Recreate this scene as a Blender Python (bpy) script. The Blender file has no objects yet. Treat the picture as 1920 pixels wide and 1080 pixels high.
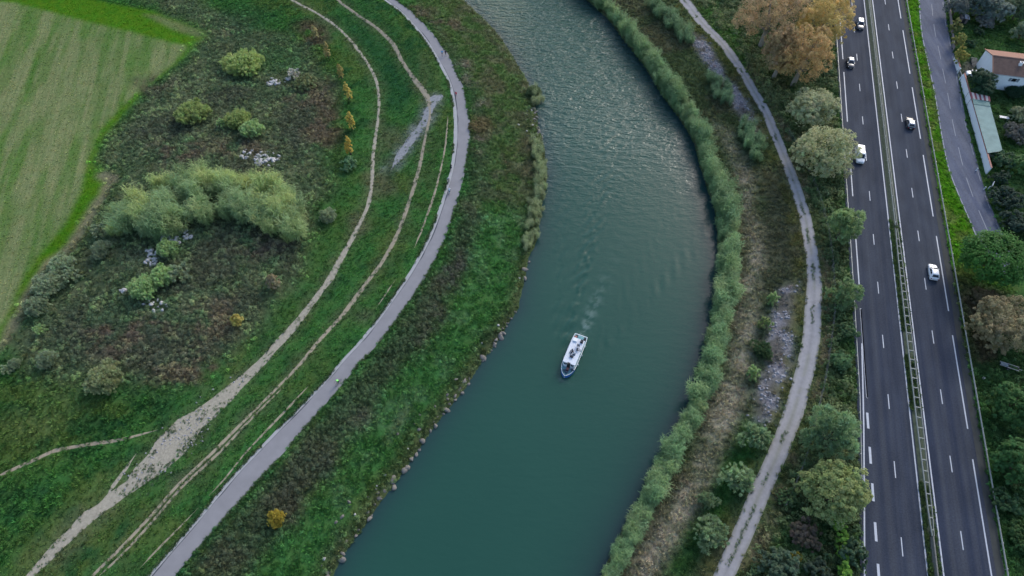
import bpy, math, random
import numpy as np
from mathutils import Vector, Matrix
R = math.radians
SC = bpy.context.scene
COL = SC.collection
PI = math.pi

# ------------------------------------------------------------------ camera, sky, sun, exposure
FPX, PITCH, CAMH = 1236.0, R(55.05), 110.0
cd = bpy.data.cameras.new('camera'); CAM = bpy.data.objects.new('camera', cd); COL.objects.link(CAM)
cd.sensor_fit = 'HORIZONTAL'; cd.sensor_width = 36.0; cd.lens = FPX / 1920 * 36
cd.clip_start = 0.5; cd.clip_end = 9000
CAM.location = (0, 0, CAMH); CAM.rotation_euler = (PI / 2 - PITCH, 0, 0)
SC.camera = CAM
SUN_EL, SUN_AZ = R(34), R(35)          # azimuth: clockwise from +Y (the far side) towards +X
world = bpy.data.worlds.new('World'); SC.world = world; world.use_nodes = True
wn = world.node_tree.nodes; wl = world.node_tree.links
bg = wn['Background']; sky = wn.new('ShaderNodeTexSky'); sky.sky_type = 'NISHITA'; sky.sun_disc = False
sky.sun_elevation = SUN_EL; sky.sun_rotation = SUN_AZ; sky.air_density = 1.0; sky.dust_density = 2.2; sky.ozone_density = 1.6
wl.new(sky.outputs[0], bg.inputs[0]); bg.inputs[1].default_value = 0.15
sl = bpy.data.lights.new('sun', 'SUN'); sl.energy = 0.7; sl.angle = R(15); sl.color = (1.0, 0.95, 0.88)
SUN = bpy.data.objects.new('sun', sl); COL.objects.link(SUN)
sd = Vector((math.sin(SUN_AZ) * math.cos(SUN_EL), math.cos(SUN_AZ) * math.cos(SUN_EL), math.sin(SUN_EL)))
SUN.rotation_euler = sd.to_track_quat('Z', 'Y').to_euler(); SUN.location = (60, 200, 150)
SC.view_settings.view_transform = 'Standard'; SC.view_settings.look = 'None'
SC.view_settings.gamma = 1.0; SC.view_settings.use_curve_mapping = False
SC.view_settings.exposure = 0.92

# ------------------------------------------------------------------ pixel <-> place
CT, ST = math.cos(PITCH), math.sin(PITCH)
def G(px, py, z=0.0):
    x = (px - 960) / FPX; y = (py - 540) / FPX
    dn = ST + y * CT; k = (CAMH - z) / dn
    return x * k, (CT - y * ST) * k
def Gp(pts, z=0.0):
    return np.array([G(a, b, z) for a, b in pts])
def toPx(x, y, z=0.0):
    d = CT * y + ST * (CAMH - z)
    return 960 + FPX * x / d, 540 + FPX * (-(ST * y) + CT * (CAMH - z)) / d

rng = np.random.default_rng(7)
random.seed(7)

# ------------------------------------------------------------------ smooth noise on arrays
class VNoise:
    def __init__(s, seed): s.t = np.random.default_rng(seed).random((256, 256))
    def __call__(s, x, y, sc=1.0):
        x = np.asarray(x, float) / sc; y = np.asarray(y, float) / sc
        xi = np.floor(x).astype(int); yi = np.floor(y).astype(int); fx = x - xi; fy = y - yi
        fx = fx * fx * (3 - 2 * fx); fy = fy * fy * (3 - 2 * fy)
        a = s.t[xi & 255, yi & 255]; b = s.t[(xi + 1) & 255, yi & 255]; c = s.t[xi & 255, (yi + 1) & 255]; d = s.t[(xi + 1) & 255, (yi + 1) & 255]
        return (a * (1 - fx) + b * fx) * (1 - fy) + (c * (1 - fx) + d * fx) * fy
    def fbm(s, x, y, sc, o=4):
        r = 0; w = 1; t = 0
        for k in range(o):
            r = r + w * s(x + 37.7 * k, y - 19.3 * k, sc); t += w; w *= .55; sc *= .5
        return r / t
N1, N2, N3, N4 = VNoise(1), VNoise(2), VNoise(3), VNoise(4)
def sstep(a, b, x):
    t = np.clip((np.asarray(x, float) - a) / (b - a), 0, 1); return t * t * (3 - 2 * t)

# ------------------------------------------------------------------ long features as x(Y)
class Line:
    def __init__(s, pts, z=0.0, px=True):
        w = Gp(pts, z) if px else np.array(pts, float)
        w = w[np.argsort(w[:, 1])]
        # Catmull-Rom through the points
        e0 = 2 * w[0] - w[1]; e1 = 2 * w[-1] - w[-2]; q = np.vstack([e0, w, e1]); out = []
        for i in range(1, len(q) - 2):
            t = np.linspace(0, 1, 8, endpoint=False)[:, None]; a, b, c, d = q[i - 1], q[i], q[i + 1], q[i + 2]
            out.append(.5 * (2 * b + (c - a) * t + (2 * a - 5 * b + 4 * c - d) * t ** 2 + (3 * b - a - 3 * c + d) * t ** 3))
        out.append(w[-1:]); w = np.vstack(out); w = w[np.argsort(w[:, 1])]
        d0 = (w[0] - w[6]); d0 /= max(.2, np.hypot(*d0)); d1 = (w[-1] - w[-7]); d1 /= max(.2, np.hypot(*d1))
        s.y0, s.y1 = w[0, 1], w[-1, 1]
        w = np.vstack([w[0] + d0 * 120, w, w[-1] + d1 * 120]); s.w = w
    def x(s, Y): return np.interp(Y, s.w[:, 1], s.w[:, 0])
    def cosf(s, Y):
        sl = (s.x(np.asarray(Y) + 1.5) - s.x(np.asarray(Y) - 1.5)) / 3.0
        return 1 / np.sqrt(1 + sl * sl)

WZ = -3.0           # water level
PZ = 0.3            # cycle path on the levee crest
TZ = -0.5           # gravel track on the right bank
bankL = Line([(867,0),(900,30),(927,57),(953,93),(973,127),(990,155),(1003,195),(1009,235),(1016,260),(1022,295),(1025,333),(1021,362),(1014,390),(1009,427),(1003,460),(992,480),(985,517),(975,560),(971,580),(955,603),(933,640),(907,673),(885,708),(873,727),(840,767),(807,810),(773,860),(740,907),(707,950),(683,987),(660,1017),(640,1047),(624,1080)], WZ)
bankR = Line([(1100,0),(1140,37),(1173,80),(1207,123),(1240,177),(1273,222),(1300,267),(1315,320),(1328,360),(1342,403),(1346,493),(1342,547),(1332,600),(1322,643),(1310,693),(1303,725),(1283,773),(1272,795),(1240,853),(1207,922),(1173,982),(1140,1052),(1128,1080)], WZ)
pathL = Line([(720,0),(750,23),(773,47),(797,77),(817,110),(837,147),(845,173),(850,207),(851,250),(848,293),(842,327),(832,362),(820,400),(806,437),(787,475),(763,517),(736,557),(707,598),(673,640),(640,676),(610,712),(567,757),(500,825),(433,895),(367,975),(300,1053),(277,1080)], PZ)
pathR = Line([(743,0),(773,23),(800,50),(823,77),(841,103),(858,140),(870,167),(878,207),(883,247),(878,287),(871,327),(862,360),(853,393),(837,440),(820,480),(797,521),(770,562),(740,605),(707,647),(673,683),(643,720),(600,770),(540,840),(480,907),(417,977),(367,1033),(328,1080)], PZ)
trackR = Line([(1283,0),(1317,43),(1353,80),(1387,127),(1413,170),(1437,213),(1457,260),(1473,300),(1490,345),(1500,375),(1510,407),(1518,453),(1525,500),(1527,540),(1525,577),(1522,627),(1514,677),(1503,720),(1489,770),(1470,820),(1450,870),(1427,920),(1403,977),(1380,1030),(1358,1080)], TZ)
trackR_w = lambda Y: np.interp(Y, [22, 45, 68, 88, 116, 145, 180], [3.5, 3.8, 3.6, 2.7, 2.5, 2.5, 3.4]) * trackR.cosf(Y)
# highway frame: v runs along the road, u across it
PHI = R(13.65); UL, UR = 54.3, 63.75       # lane-dash lines of the two carriageways
def uv2xy(u, v): return u * math.cos(PHI) + v * math.sin(PHI), -u * math.sin(PHI) + v * math.cos(PHI)
def xy2uv(x, y): return x * math.cos(PHI) - y * math.sin(PHI), x * math.sin(PHI) + y * math.cos(PHI)
def px2uv(px, py, z=0.0): return xy2uv(*G(px, py, z))
frontL = Line([(1722,0),(1727,60),(1740,123),(1750,167),(1757,207),(1767,267),(1778,317),(1795,362),(1807,390),(1818,415),(1832,448),(1856,490),(1885,528),(1925,566)], -0.1)
frontR = Line([(1770,0),(1777,50),(1787,93),(1793,127),(1803,180),(1813,233),(1827,283),(1840,333),(1848,360),(1862,397),(1882,440),(1908,480),(1940,515)], -0.1)
HWL, HWR = UL - 3.5 - 1.9, UR + 3.5 + 2.3   # asphalt edges

def H(x, y):
    x = np.asarray(x, float); y = np.asarray(y, float); Y = np.clip(y, -40, 260)
    xl, xr = bankL.x(Y), bankR.x(Y); pl, pr = pathL.x(Y), pathR.x(Y)
    cl, cr, cp = bankL.cosf(Y), bankR.cosf(Y), pathL.cosf(Y)
    dL = (xl - x) * cl; dR = (x - xr) * cr
    # left bank
    tw = np.maximum((xl - pr) * cl, 6.0); t = np.clip(dL / tw, 0, 1)
    zl = WZ + (PZ - .04 - WZ) * (.22 * sstep(0, .12, t) + .5 * sstep(.08, .62, t) + .28 * sstep(.5, .96, t))
    dP = (pl - x) * cp
    zl = np.where(dP > 0, PZ - .04 - 2.1 * sstep(1.2, 17, dP) + .25 * sstep(14, 22, dP) * (N1.fbm(x, y, 26, 3) - .5) * 3, zl)
    # the overgrown mound
    cx, cy = MOUND
    zl = zl + 1.6 * np.exp(-(((x - cx) / 24) ** 2 + ((y - cy) / 34) ** 2) ** 1.4) * sstep(14, 26, dP)
    # right bank
    xt = trackR.x(Y); ct = trackR.cosf(Y); wt = trackR_w(Y) / 2
    dt = (x - xt) * ct
    tt = np.clip(dR / np.maximum((xt - xr) * cr - wt, 5.0), 0, 1)
    zr = WZ + (TZ - .04 - WZ) * (.3 * sstep(0, .16, tt) + .35 * sstep(.1, .55, tt) + .35 * sstep(.45, 1, tt))
    u, v = xy2uv(x, Y)
    beyond = sstep(0.6, 6.0, dt - wt)
    zr = np.where(dt > wt, TZ - .04 + (-.05 - TZ) * beyond - .5 * beyond * (1 - sstep(-4.0, -1.0, u - HWL)) , zr)
    zr = np.where(u > HWL - 1.0, -.05 - .11 * (sstep(0.2, .9, u - HWL) * (1 - sstep(-.9, -.2, u - HWR))), zr)
    fl, fr = frontL.x(Y), frontR.x(Y)
    inroad = sstep(.1, .8, x - fl) * sstep(.1, .8, fr - x)
    zr = np.where(u > HWR, -.05 - .09 * sstep(0, 3, u - HWR) - .1 * inroad + .0 * x, zr)
    zbed = WZ - 1.6 * sstep(0, 6, np.minimum(-dL, -dR))
    z = np.where(dL > 0, zl, np.where(dR > 0, zr, zbed))
    far = sstep(0, 60, np.maximum(np.maximum(-205 - x, x - 180), np.maximum(y - 235, -10 - y)))
    return z * (1 - far) + -1.4 * far
MOUND = G(370, 430, -1)
def GT(px, py):
    z = -0.5
    for _ in range(12):
        x, y = G(px, py, z); z = .5 * z + .5 * float(H(x, y))
    x, y = G(px, py, z)
    return x, y, float(H(x, y))
def GTp(pts): return np.array([GT(a, b)[:2] for a, b in pts])
def GZ(px, py, hgt):
    """place of a thing of which the point hgt metres above its foot shows at (px, py)"""
    z = -0.5
    for _ in range(14):
        x, y = G(px, py, z + hgt); z = .5 * z + .5 * float(H(x, y))
    return x, y, float(H(x, y))

# ------------------------------------------------------------------ mesh helpers
def fast_mesh(name, V, F, nper):
    """V (n,3); F (m,nper) faces all of the same size"""
    me = bpy.data.meshes.new(name); V = np.asarray(V, np.float32); F = np.asarray(F, np.int32)
    me.vertices.add(len(V)); me.vertices.foreach_set('co', V.ravel())
    me.loops.add(F.size); me.loops.foreach_set('vertex_index', F.ravel())
    me.polygons.add(len(F)); me.polygons.foreach_set('loop_start', np.arange(0, F.size, nper, dtype=np.int32))
    me.update(calc_edges=True); me.validate()
    return me
def add_attr(me, name, arr, kind='FLOAT_COLOR', domain='POINT'):
    a = me.attributes.new(name, kind, domain)
    arr = np.asarray(arr, np.float32)
    if kind == 'FLOAT_COLOR':
        if arr.shape[1] == 3: arr = np.hstack([arr, np.ones((len(arr), 1), np.float32)])
        a.data.foreach_set('color', arr.ravel())
    elif kind == 'FLOAT_VECTOR': a.data.foreach_set('vector', arr.ravel())
    else: a.data.foreach_set('value', arr.ravel())
def link(name, me, m=None, parent=None):
    o = bpy.data.objects.new(name, me); COL.objects.link(o)
    if m is not None and me is not None and len(me.materials) == 0: me.materials.append(m)
    if parent is not None: o.parent = parent
    return o
def tag(o, label=None, cat=None, group=None, kind=None):
    if label: o['label'] = label
    if cat: o['category'] = cat
    if group: o['group'] = group
    if kind: o['kind'] = kind
    return o
def thing(name, label, cat, loc=(0, 0, 0), rz=0, group=None):
    o = bpy.data.objects.new(name, None); COL.objects.link(o); o.empty_display_size = .3
    o.location = loc; o.rotation_euler = (0, 0, rz)
    return tag(o, label, cat, group)
class MB:
    def __init__(s): s.v = []; s.f = []
    def quad(s, *p):
        b = len(s.v); s.v += [tuple(q) for q in p]; s.f.append(tuple(range(b, b + len(p)))); return s
    def box(s, x0, x1, y0, y1, z0, z1, taper=0.0):
        b = len(s.v); t = taper
        s.v += [(x0, y0, z0), (x1, y0, z0), (x1, y1, z0), (x0, y1, z0), (x0 + t, y0 + t, z1), (x1 - t, y0 + t, z1), (x1 - t, y1 - t, z1), (x0 + t, y1 - t, z1)]
        s.f += [tuple(b + i for i in q) for q in ((3, 2, 1, 0), (4, 5, 6, 7), (0, 1, 5, 4), (1, 2, 6, 5), (2, 3, 7, 6), (3, 0, 4, 7))]; return s
    def tube(s, pts, rad, n=6, cap=True):
        pts = [Vector(p) for p in pts]; rad = rad if hasattr(rad, '__len__') else [rad] * len(pts); b = len(s.v); pu = None
        for i, p in enumerate(pts):
            d = (pts[min(i + 1, len(pts) - 1)] - pts[max(i - 1, 0)]).normalized()
            a = Vector((0, 0, 1)) if abs(d.z) < .9 else Vector((1, 0, 0))
            if pu is None: pu = d.cross(a).normalized()
            else:
                pu = (pu - d * pu.dot(d)); pu = pu.normalized() if pu.length > 1e-5 else d.cross(a).normalized()
            w = d.cross(pu)
            for k in range(n):
                c = 2 * PI * k / n; s.v.append(tuple(p + (pu * math.cos(c) + w * math.sin(c)) * rad[i]))
        for i in range(len(pts) - 1):
            for k in range(n):
                s.f.append((b + i * n + k, b + i * n + (k + 1) % n, b + (i + 1) * n + (k + 1) % n, b + (i + 1) * n + k))
        if cap:
            s.f.append(tuple(b + k for k in range(n))[::-1]); e = b + (len(pts) - 1) * n; s.f.append(tuple(e + k for k in range(n)))
        return s
    def loft(s, rings, caps=True):
        n = len(rings[0]); b = len(s.v)
        for r in rings: s.v += [tuple(p) for p in r]
        for i in range(len(rings) - 1):
            for k in range(n):
                s.f.append((b + i * n + k, b + i * n + (k + 1) % n, b + (i + 1) * n + (k + 1) % n, b + (i + 1) * n + k))
        if caps:
            s.f.append(tuple(b + k for k in range(n))[::-1]); e = b + (len(rings) - 1) * n; s.f.append(tuple(e + k for k in range(n)))
        return s
    def build(s, name, m, parent=None, smooth=False, link_it=True):
        me = bpy.data.meshes.new(name); me.from_pydata(s.v, [], s.f)
        import bmesh
        bm = bmesh.new(); bm.from_mesh(me); bmesh.ops.recalc_face_normals(bm, faces=bm.faces); bm.to_mesh(me); bm.free()
        if smooth:
            me.polygons.foreach_set('use_smooth', [True] * len(me.polygons))
        me.materials.append(m)
        if not link_it: return me
        return link(name, me, None, parent)

# ------------------------------------------------------------------ materials
def mat(name, col, rough=.7, metal=0.0, coat=0.0, var=.12, scale=3.0, spec=.4, bump=0.0, stretch=None):
    m = bpy.data.materials.new(name); m.use_nodes = True; nt = m.node_tree; n = nt.nodes; l = nt.links
    p = n['Principled BSDF']; p.inputs['Roughness'].default_value = rough; p.inputs['Metallic'].default_value = metal
    p.inputs['Coat Weight'].default_value = coat; p.inputs['Coat Roughness'].default_value = .08; p.inputs['Specular IOR Level'].default_value = spec
    tc = n.new('ShaderNodeTexCoord'); mp = n.new('ShaderNodeMapping'); nz = n.new('ShaderNodeTexNoise'); cr = n.new('ShaderNodeMix'); cr.data_type = 'RGBA'
    if stretch: mp.inputs['Scale'].default_value = stretch
    nz.inputs['Scale'].default_value = scale; nz.inputs['Detail'].default_value = 6; nz.inputs['Roughness'].default_value = .65
    l.new(tc.outputs['Object'], mp.inputs[0]); l.new(mp.outputs[0], nz.inputs['Vector'])
    c = Vector(col[:3])
    cr.inputs[6].default_value = (*(c * (1 - var * 1.6)), 1); cr.inputs[7].default_value = (*[min(1, q) for q in c * (1 + var * 1.6)], 1)
    l.new(nz.outputs['Fac'], cr.inputs[0]); l.new(cr.outputs[2], p.inputs['Base Color'])
    if bump:
        b = n.new('ShaderNodeBump'); b.inputs['Strength'].default_value = bump; b.inputs['Distance'].default_value = .05
        l.new(nz.outputs['Fac'], b.inputs['Height']); l.new(b.outputs[0], p.inputs['Normal'])
    return m
def leaf_mat(name, instancer=False, trans=.45, gain=2.2):
    m = bpy.data.materials.new(name); m.use_nodes = True; n = m.node_tree.nodes; l = m.node_tree.links
    p = n['Principled BSDF']; out = n['Material Output']
    p.inputs['Roughness'].default_value = .6; p.inputs['Specular IOR Level'].default_value = .12
    at = n.new('ShaderNodeAttribute'); at.attribute_name = 'tint'; at.attribute_type = 'INSTANCER' if instancer else 'GEOMETRY'
    src = at.outputs['Color']
    if instancer:
        a2 = n.new('ShaderNodeAttribute'); a2.attribute_name = 'shade'; mx = n.new('ShaderNodeMix'); mx.data_type = 'RGBA'; mx.blend_type = 'MULTIPLY'; mx.inputs[0].default_value = 1
        l.new(src, mx.inputs[6]); l.new(a2.outputs['Color'], mx.inputs[7]); src = mx.outputs[2]
    else:
        oi = n.new('ShaderNodeObjectInfo'); mr = n.new('ShaderNodeMapRange'); mr.inputs[3].default_value = .88; mr.inputs[4].default_value = 1.12
        l.new(oi.outputs['Random'], mr.inputs[0]); mx = n.new('ShaderNodeVectorMath'); mx.operation = 'MULTIPLY'
        vm = n.new('ShaderNodeVectorMath'); vm.operation = 'MULTIPLY'; l.new(src, mx.inputs[0]); l.new(oi.outputs['Color'], mx.inputs[1])
        l.new(mx.outputs[0], vm.inputs[0]); cb = n.new('ShaderNodeCombineXYZ')
        for k in range(3): l.new(mr.outputs[0], cb.inputs[k])
        l.new(cb.outputs[0], vm.inputs[1]); src = vm.outputs[0]
    gm = n.new('ShaderNodeVectorMath'); gm.operation = 'SCALE'; gm.inputs['Scale'].default_value = gain; l.new(src, gm.inputs[0]); src = gm.outputs[0]
    l.new(src, p.inputs['Base Color'])
    tr = n.new('ShaderNodeBsdfTranslucent'); l.new(src, tr.inputs['Color']); ms = n.new('ShaderNodeMixShader'); ms.inputs[0].default_value = trans
    l.new(p.outputs[0], ms.inputs[1]); l.new(tr.outputs[0], ms.inputs[2]); l.new(ms.outputs[0], out.inputs[0])
    return m
LEAF = leaf_mat('leaf'); LEAFI = leaf_mat('leaf_instanced', True)
BARK = mat('bark', (.10, .08, .06), .9, var=.25, scale=6, bump=.4)
BARKP = mat('pale_bark', (.24, .21, .17), .9, var=.25, scale=5, bump=.4)

# ------------------------------------------------------------------ ground raster: what grows or lies where
CELL = .5; RX0, RX1, RY0, RY1 = -205., 180., -10., 235.
gx = np.arange(RX0, RX1 + .01, CELL); gy = np.arange(RY0, RY1 + .01, CELL)
GX, GY = np.meshgrid(gx, gy)                       # [row = y, column = x]
HG = H(GX, GY)
wx = (N2.fbm(GX, GY, 5, 4) - .5) * 2; wy = (N3.fbm(GX, GY, 5, 4) - .5) * 2     # domain warp
def blur(a, r):
    k = max(1, int(round(r / CELL)))
    if r <= 0: return a
    for _ in range(2):
        for ax in (0, 1):
            p = np.pad(a, [(k, k) if i == ax else (0, 0) for i in (0, 1)], mode='edge'); c = np.cumsum(p, axis=ax); c = np.insert(c, 0, 0, axis=ax)
            n = a.shape[ax]
            a = (np.take(c, range(2 * k + 1, 2 * k + 1 + n), axis=ax) - np.take(c, range(0, n), axis=ax)) / (2 * k + 1)
    return a
def pip(P, X, Y):
    ins = np.zeros(X.shape, bool); n = len(P)
    for i in range(n):
        x0, y0 = P[i]; x1, y1 = P[(i + 1) % n]
        c = (y0 > Y) != (y1 > Y)
        with np.errstate(divide='ignore', invalid='ignore'):
            ins ^= c & (X < (x1 - x0) * (Y - y0) / (y1 - y0 + 1e-12) + x0)
    return ins
def poly(pts, warp=1.5, soft=.8):
    P = GTp(pts); return blur(pip(P, GX + wx * warp, GY + wy * warp).astype(float), soft)
def polyline(pts, wid, warp=.5, soft=.4):
    P = GTp(pts); d = np.full(GX.shape, 1e9); X = GX + wx * warp; Y = GY + wy * warp
    for i in range(len(P) - 1):
        a, b = P[i], P[i + 1]; ab = b - a; L2 = ab @ ab + 1e-9
        t = np.clip(((X - a[0]) * ab[0] + (Y - a[1]) * ab[1]) / L2, 0, 1)
        d = np.minimum(d, np.hypot(X - a[0] - t * ab[0], Y - a[1] - t * ab[1]))
    return blur((d < wid / 2).astype(float), soft)
def blob(px, py, rx, ry, warp=1.5, soft=1.0):
    a = np.linspace(0, 2 * PI, 18, endpoint=False)
    return poly([(px + rx * math.cos(t), py + ry * math.sin(t)) for t in a], warp, soft)
nA = N1.fbm(GX, GY, 9, 5); nB = N4.fbm(GX, GY, 3.2, 4); nC = N2.fbm(GX, GY, 22, 4)
def C(r, g, b): return np.array([r, g, b])
def mixc(a, b, m): return a * (1 - m[..., None]) + b * m[..., None]
col = np.zeros(GX.shape + (3,))
col[:] = C(.044, .112, .035)
col = mixc(col, C(.062, .105, .034), sstep(.45, .7, nA))
col = mixc(col, C(.026, .072, .026), sstep(.5, .72, nB))

# hay field, upper left
fieldO = poly([(-400,-60),(60,-60),(187,0),(287,20),(393,60),(367,92),(333,120),(287,157),(233,213),(197,260),(177,300),(215,325),(200,360),(180,397),(150,437),(123,477),(83,500),(60,543),(37,587),(20,623),(0,655),(-60,740),(-420,900)], .5, .5)
fieldI = poly([(-400,-20),(30,6),(150,38),(250,62),(350,87),(325,118),(285,150),(227,200),(187,243),(165,300),(150,360),(118,420),(70,480),(35,540),(5,600),(-60,700),(-420,800)], .35, .4)
fa = np.array(G(33, 333, -1.8)); fb = np.array(G(112, 80, -1.8)); fd = (fb - fa) / np.hypot(*(fb - fa))
sx = GX * fd[1] - GY * fd[0]; sy = GX * fd[0] + GY * fd[1]
sxw = sx + .5 * (N1.fbm(GX, GY, 14, 2) - .5)
stripe = .42 * N2(sxw, sy / 12, 2.3) + .36 * N3(sxw, sy / 9, .95) + .30 * nC
hay = mixc(np.broadcast_to(C(.090, .155, .046), col.shape), C(.178, .198, .100), sstep(.30, .66, stripe))
hay = mixc(hay, C(.06, .125, .03), sstep(.50, .72, N4.fbm(sx * 2.6, sy * .2, 5, 3)) * .6)
col = mixc(col, C(.058, .135, .018), fieldO)
col = mixc(col, hay, fieldI)
edge_tan = poly([(215,325),(225,332),(205,362),(186,400),(155,445),(128,483),(88,508),(64,550),(42,595),(24,630),(4,660),(-10,655),(10,605),(50,540),(80,492),(118,465),(145,425),(172,388),(190,350)], 1.0, .6)
col = mixc(col, C(.185, .165, .11), edge_tan * .85)
col = mixc(col, C(.19, .165, .12), poly([(178,325),(205,316),(222,328),(215,345),(190,340)], .6, .5) * .8)
fieldtopstrip = poly([(265,26),(300,30),(388,62),(372,70),(330,58)], .4, .5); col = mixc(col, C(.15, .15, .09), fieldtopstrip * .6)

# overgrown mound between field and tracks
scrub = poly([(395,62),(330,128),(290,165),(240,215),(205,262),(185,300),(225,330),(205,365),(160,445),(125,485),(70,550),(40,600),(15,650),(60,700),(170,735),(330,720),(430,660),(500,590),(560,510),(590,440),(600,380),(620,320),(625,250),(640,180),(600,110),(570,80),(500,60),(450,30),(420,20),(300,-30),(250,-5)], 3, 2)
col = mixc(col, mixc(np.broadcast_to(C(.055, .080, .040), col.shape), C(.088, .106, .054), sstep(.4, .65, nB)), scrub * .9)
dark = np.zeros(GX.shape)
for b in [(420,170,80,40),(330,260,90,50),(560,230,60,70),(390,480,140,70),(330,560,110,70),(180,620,70,60),(310,650,120,50),(480,330,80,30),(260,170,40,25),(530,470,60,40),(400,560,90,40)]:
    dark = np.maximum(dark, blob(*b, 4, 2))
col = mixc(col, C(.050, .060, .036), dark * sstep(.36, .55, nA) * .9)
for b, c in [((600,215,35,60),C(.075,.055,.038)),((330,285,60,25),C(.06,.045,.034)),((450,280,60,20),C(.055,.042,.032)),((380,600,70,35),C(.075,.058,.038)),((250,620,80,40),C(.072,.052,.040)),((330,690,60,28),C(.085,.062,.045)),((500,460,50,25),C(.07,.055,.042)),((290,155,30,18),C(.085,.075,.055)),((430,45,40,18),C(.09,.075,.055)),((585,70,25,40),C(.075,.06,.045)),((620,240,30,50),C(.085,.065,.042)),((215,640,50,30),C(.08,.055,.042)),((400,690,50,25),C(.078,.058,.045)),((560,185,45,25),C(.06,.05,.035))]:
    m = blob(*b, 4, 1.5); c = c * .45 + C(.080, .074, .046) * .55; col = mixc(col, c, m * sstep(.38, .58, nB) * .95)
# lighter grass on the mound edge and lower left meadow
for b, c in [((60,790,60,30),C(.095,.125,.05)),((120,760,70,25),C(.075,.12,.045)),((650,420,40,60),C(.048,.095,.03)),((600,480,30,50),C(.05,.10,.032)),((540,590,40,40),C(.045,.095,.028)),((520,110,60,30),C(.038,.085,.030)),((470,30,60,25),C(.034,.085,.034)),((640,310,25,40),C(.055,.095,.035))]:
    col = mixc(col, c, blob(*b, 3, 2) * .8)
# darker deep green levee turf in the upper loop, coarser olive grass by the tracks
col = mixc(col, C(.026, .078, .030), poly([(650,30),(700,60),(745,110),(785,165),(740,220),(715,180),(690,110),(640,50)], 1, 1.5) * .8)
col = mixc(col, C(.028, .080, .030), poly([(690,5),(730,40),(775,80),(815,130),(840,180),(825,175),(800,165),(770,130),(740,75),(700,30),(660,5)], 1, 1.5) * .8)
for b, c in [((735,260,25,25),C(.085,.095,.055)),((710,350,30,25),C(.095,.095,.06)),((670,420,18,25),C(.10,.095,.065)),((692,592,20,9),C(.13,.115,.085)),((590,680,40,30),C(.05,.09,.03)),((330,905,20,10),C(.12,.12,.08)),((820,160,12,60),C(.075,.105,.04)),((795,130,8,40),C(.09,.105,.05))]:
    col = mixc(col, c, blob(*b, 2, 1) * .7)
olv = poly([(840,215),(830,330),(790,430),(700,560),(560,740),(380,930),(250,1080),(190,1080),(300,960),(480,790),(640,610),(740,470),(790,330),(805,240)], 1.2, 1.2)
col = mixc(col, C(.052, .092, .034), olv * sstep(.4, .6, nB) * .8)

halo = np.maximum.reduce([polyline([(548,0),(600,28),(640,58),(680,105),(703,145),(710,182),(708,230),(700,290),(697,340),(690,382),(670,428),(640,484),(600,547),(567,593),(533,633),(493,677),(443,725)], 2.6, .8, 1.2), polyline([(443,725),(393,767),(350,802),(317,837),(283,870),(247,905),(207,935),(167,968),(133,1003),(100,1032),(67,1067)], 6.0, 1.5, 1.6), polyline([(640,6),(707,53),(753,113),(803,187),(797,260),(773,360),(743,443),(690,527),(600,637),(527,720),(400,847),(283,967),(173,1080)], 2.0, .8, 1.0)])
col = mixc(col, C(.115, .118, .070), halo * .62 * (.45 + .55 * sstep(.35, .6, nB)))
ramp = np.maximum(polyline([(812,192),(800,220),(780,252),(755,287),(733,318)], 4.2, 1.4, 1.0), blob(812,188,16,12, .8, .8))
col = mixc(col, mixc(np.broadcast_to(C(.20, .205, .205), col.shape), C(.10, .115, .085), sstep(.42, .58, nB)), ramp * .85)
# left bank between path and water
hedgeP = [(865,380),(895,385),(905,420),(890,470),(870,510),(850,540),(830,600),(790,650),(750,700),(720,740),(680,800),(640,850),(600,900),(560,960),(520,1010),(470,1080),(330,1080),(345,1072),(420,990),(490,910),(560,835),(620,765),(660,715),(720,645),(780,565),(830,490),(850,430)]
hedge = poly(hedgeP, 2.0, .8)
hedge2 = poly([(775,15),(800,40),(830,75),(850,105),(870,150),(885,200),(895,250),(885,300),(875,350),(868,385),(900,400),(912,340),(918,280),(912,215),(890,160),(868,110),(835,60),(800,15)], 1.2, .8)
col = mixc(col, mixc(np.broadcast_to(C(.036, .056, .026), col.shape), C(.048, .056, .032), sstep(.46, .64, nA)), np.maximum(hedge * .9, hedge2 * .6))
for b, c in [((835,45,40,10),C(.10,.085,.065)),((875,130,12,25),C(.15,.135,.11)),((890,155,14,14),C(.17,.155,.13)),((905,200,12,16),C(.15,.135,.11)),((905,270,18,18),C(.11,.095,.07)),((905,235,20,18),C(.085,.07,.03)),((940,310,14,30),C(.10,.09,.07)),((980,190,16,30),C(.11,.105,.075)),((965,425,14,30),C(.13,.115,.095)),((990,290,10,50),C(.10,.10,.065)),((945,460,8,25),C(.12,.11,.085)),((800,640,22,22),C(.07,.058,.05)),((825,600,18,25),C(.062,.052,.045)),((690,790,25,20),C(.075,.062,.052)),((850,510,20,40),C(.05,.048,.038)),((790,25,25,18),C(.085,.08,.05)),((930,150,30,40),C(.062,.085,.04)),((640,870,40,30),C(.042,.05,.032)),((560,950,60,40),C(.045,.048,.03))]:
    col = mixc(col, c, blob(*b, 2.0, .9) * sstep(.3, .55, nB))
meadow = poly([(900,400),(985,395),(985,470),(970,540),(930,600),(860,690),(800,760),(730,860),(650,960),(590,1080),(480,1080),(560,970),(640,860),(720,745),(800,650),(850,580),(880,500)], 1.5, 1.2)
col = mixc(col, mixc(np.broadcast_to(C(.048, .118, .040), col.shape), C(.072, .140, .060), sstep(.5, .65, nB)), meadow * .85)
shoreL = np.clip(1 - np.abs((bankL.x(GY) - GX) * bankL.cosf(GY) - .6) / 3.2, 0, 1)
col = mixc(col, C(.070, .074, .042), shoreL * .75 * (GX < bankL.x(GY) + 1))
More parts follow.
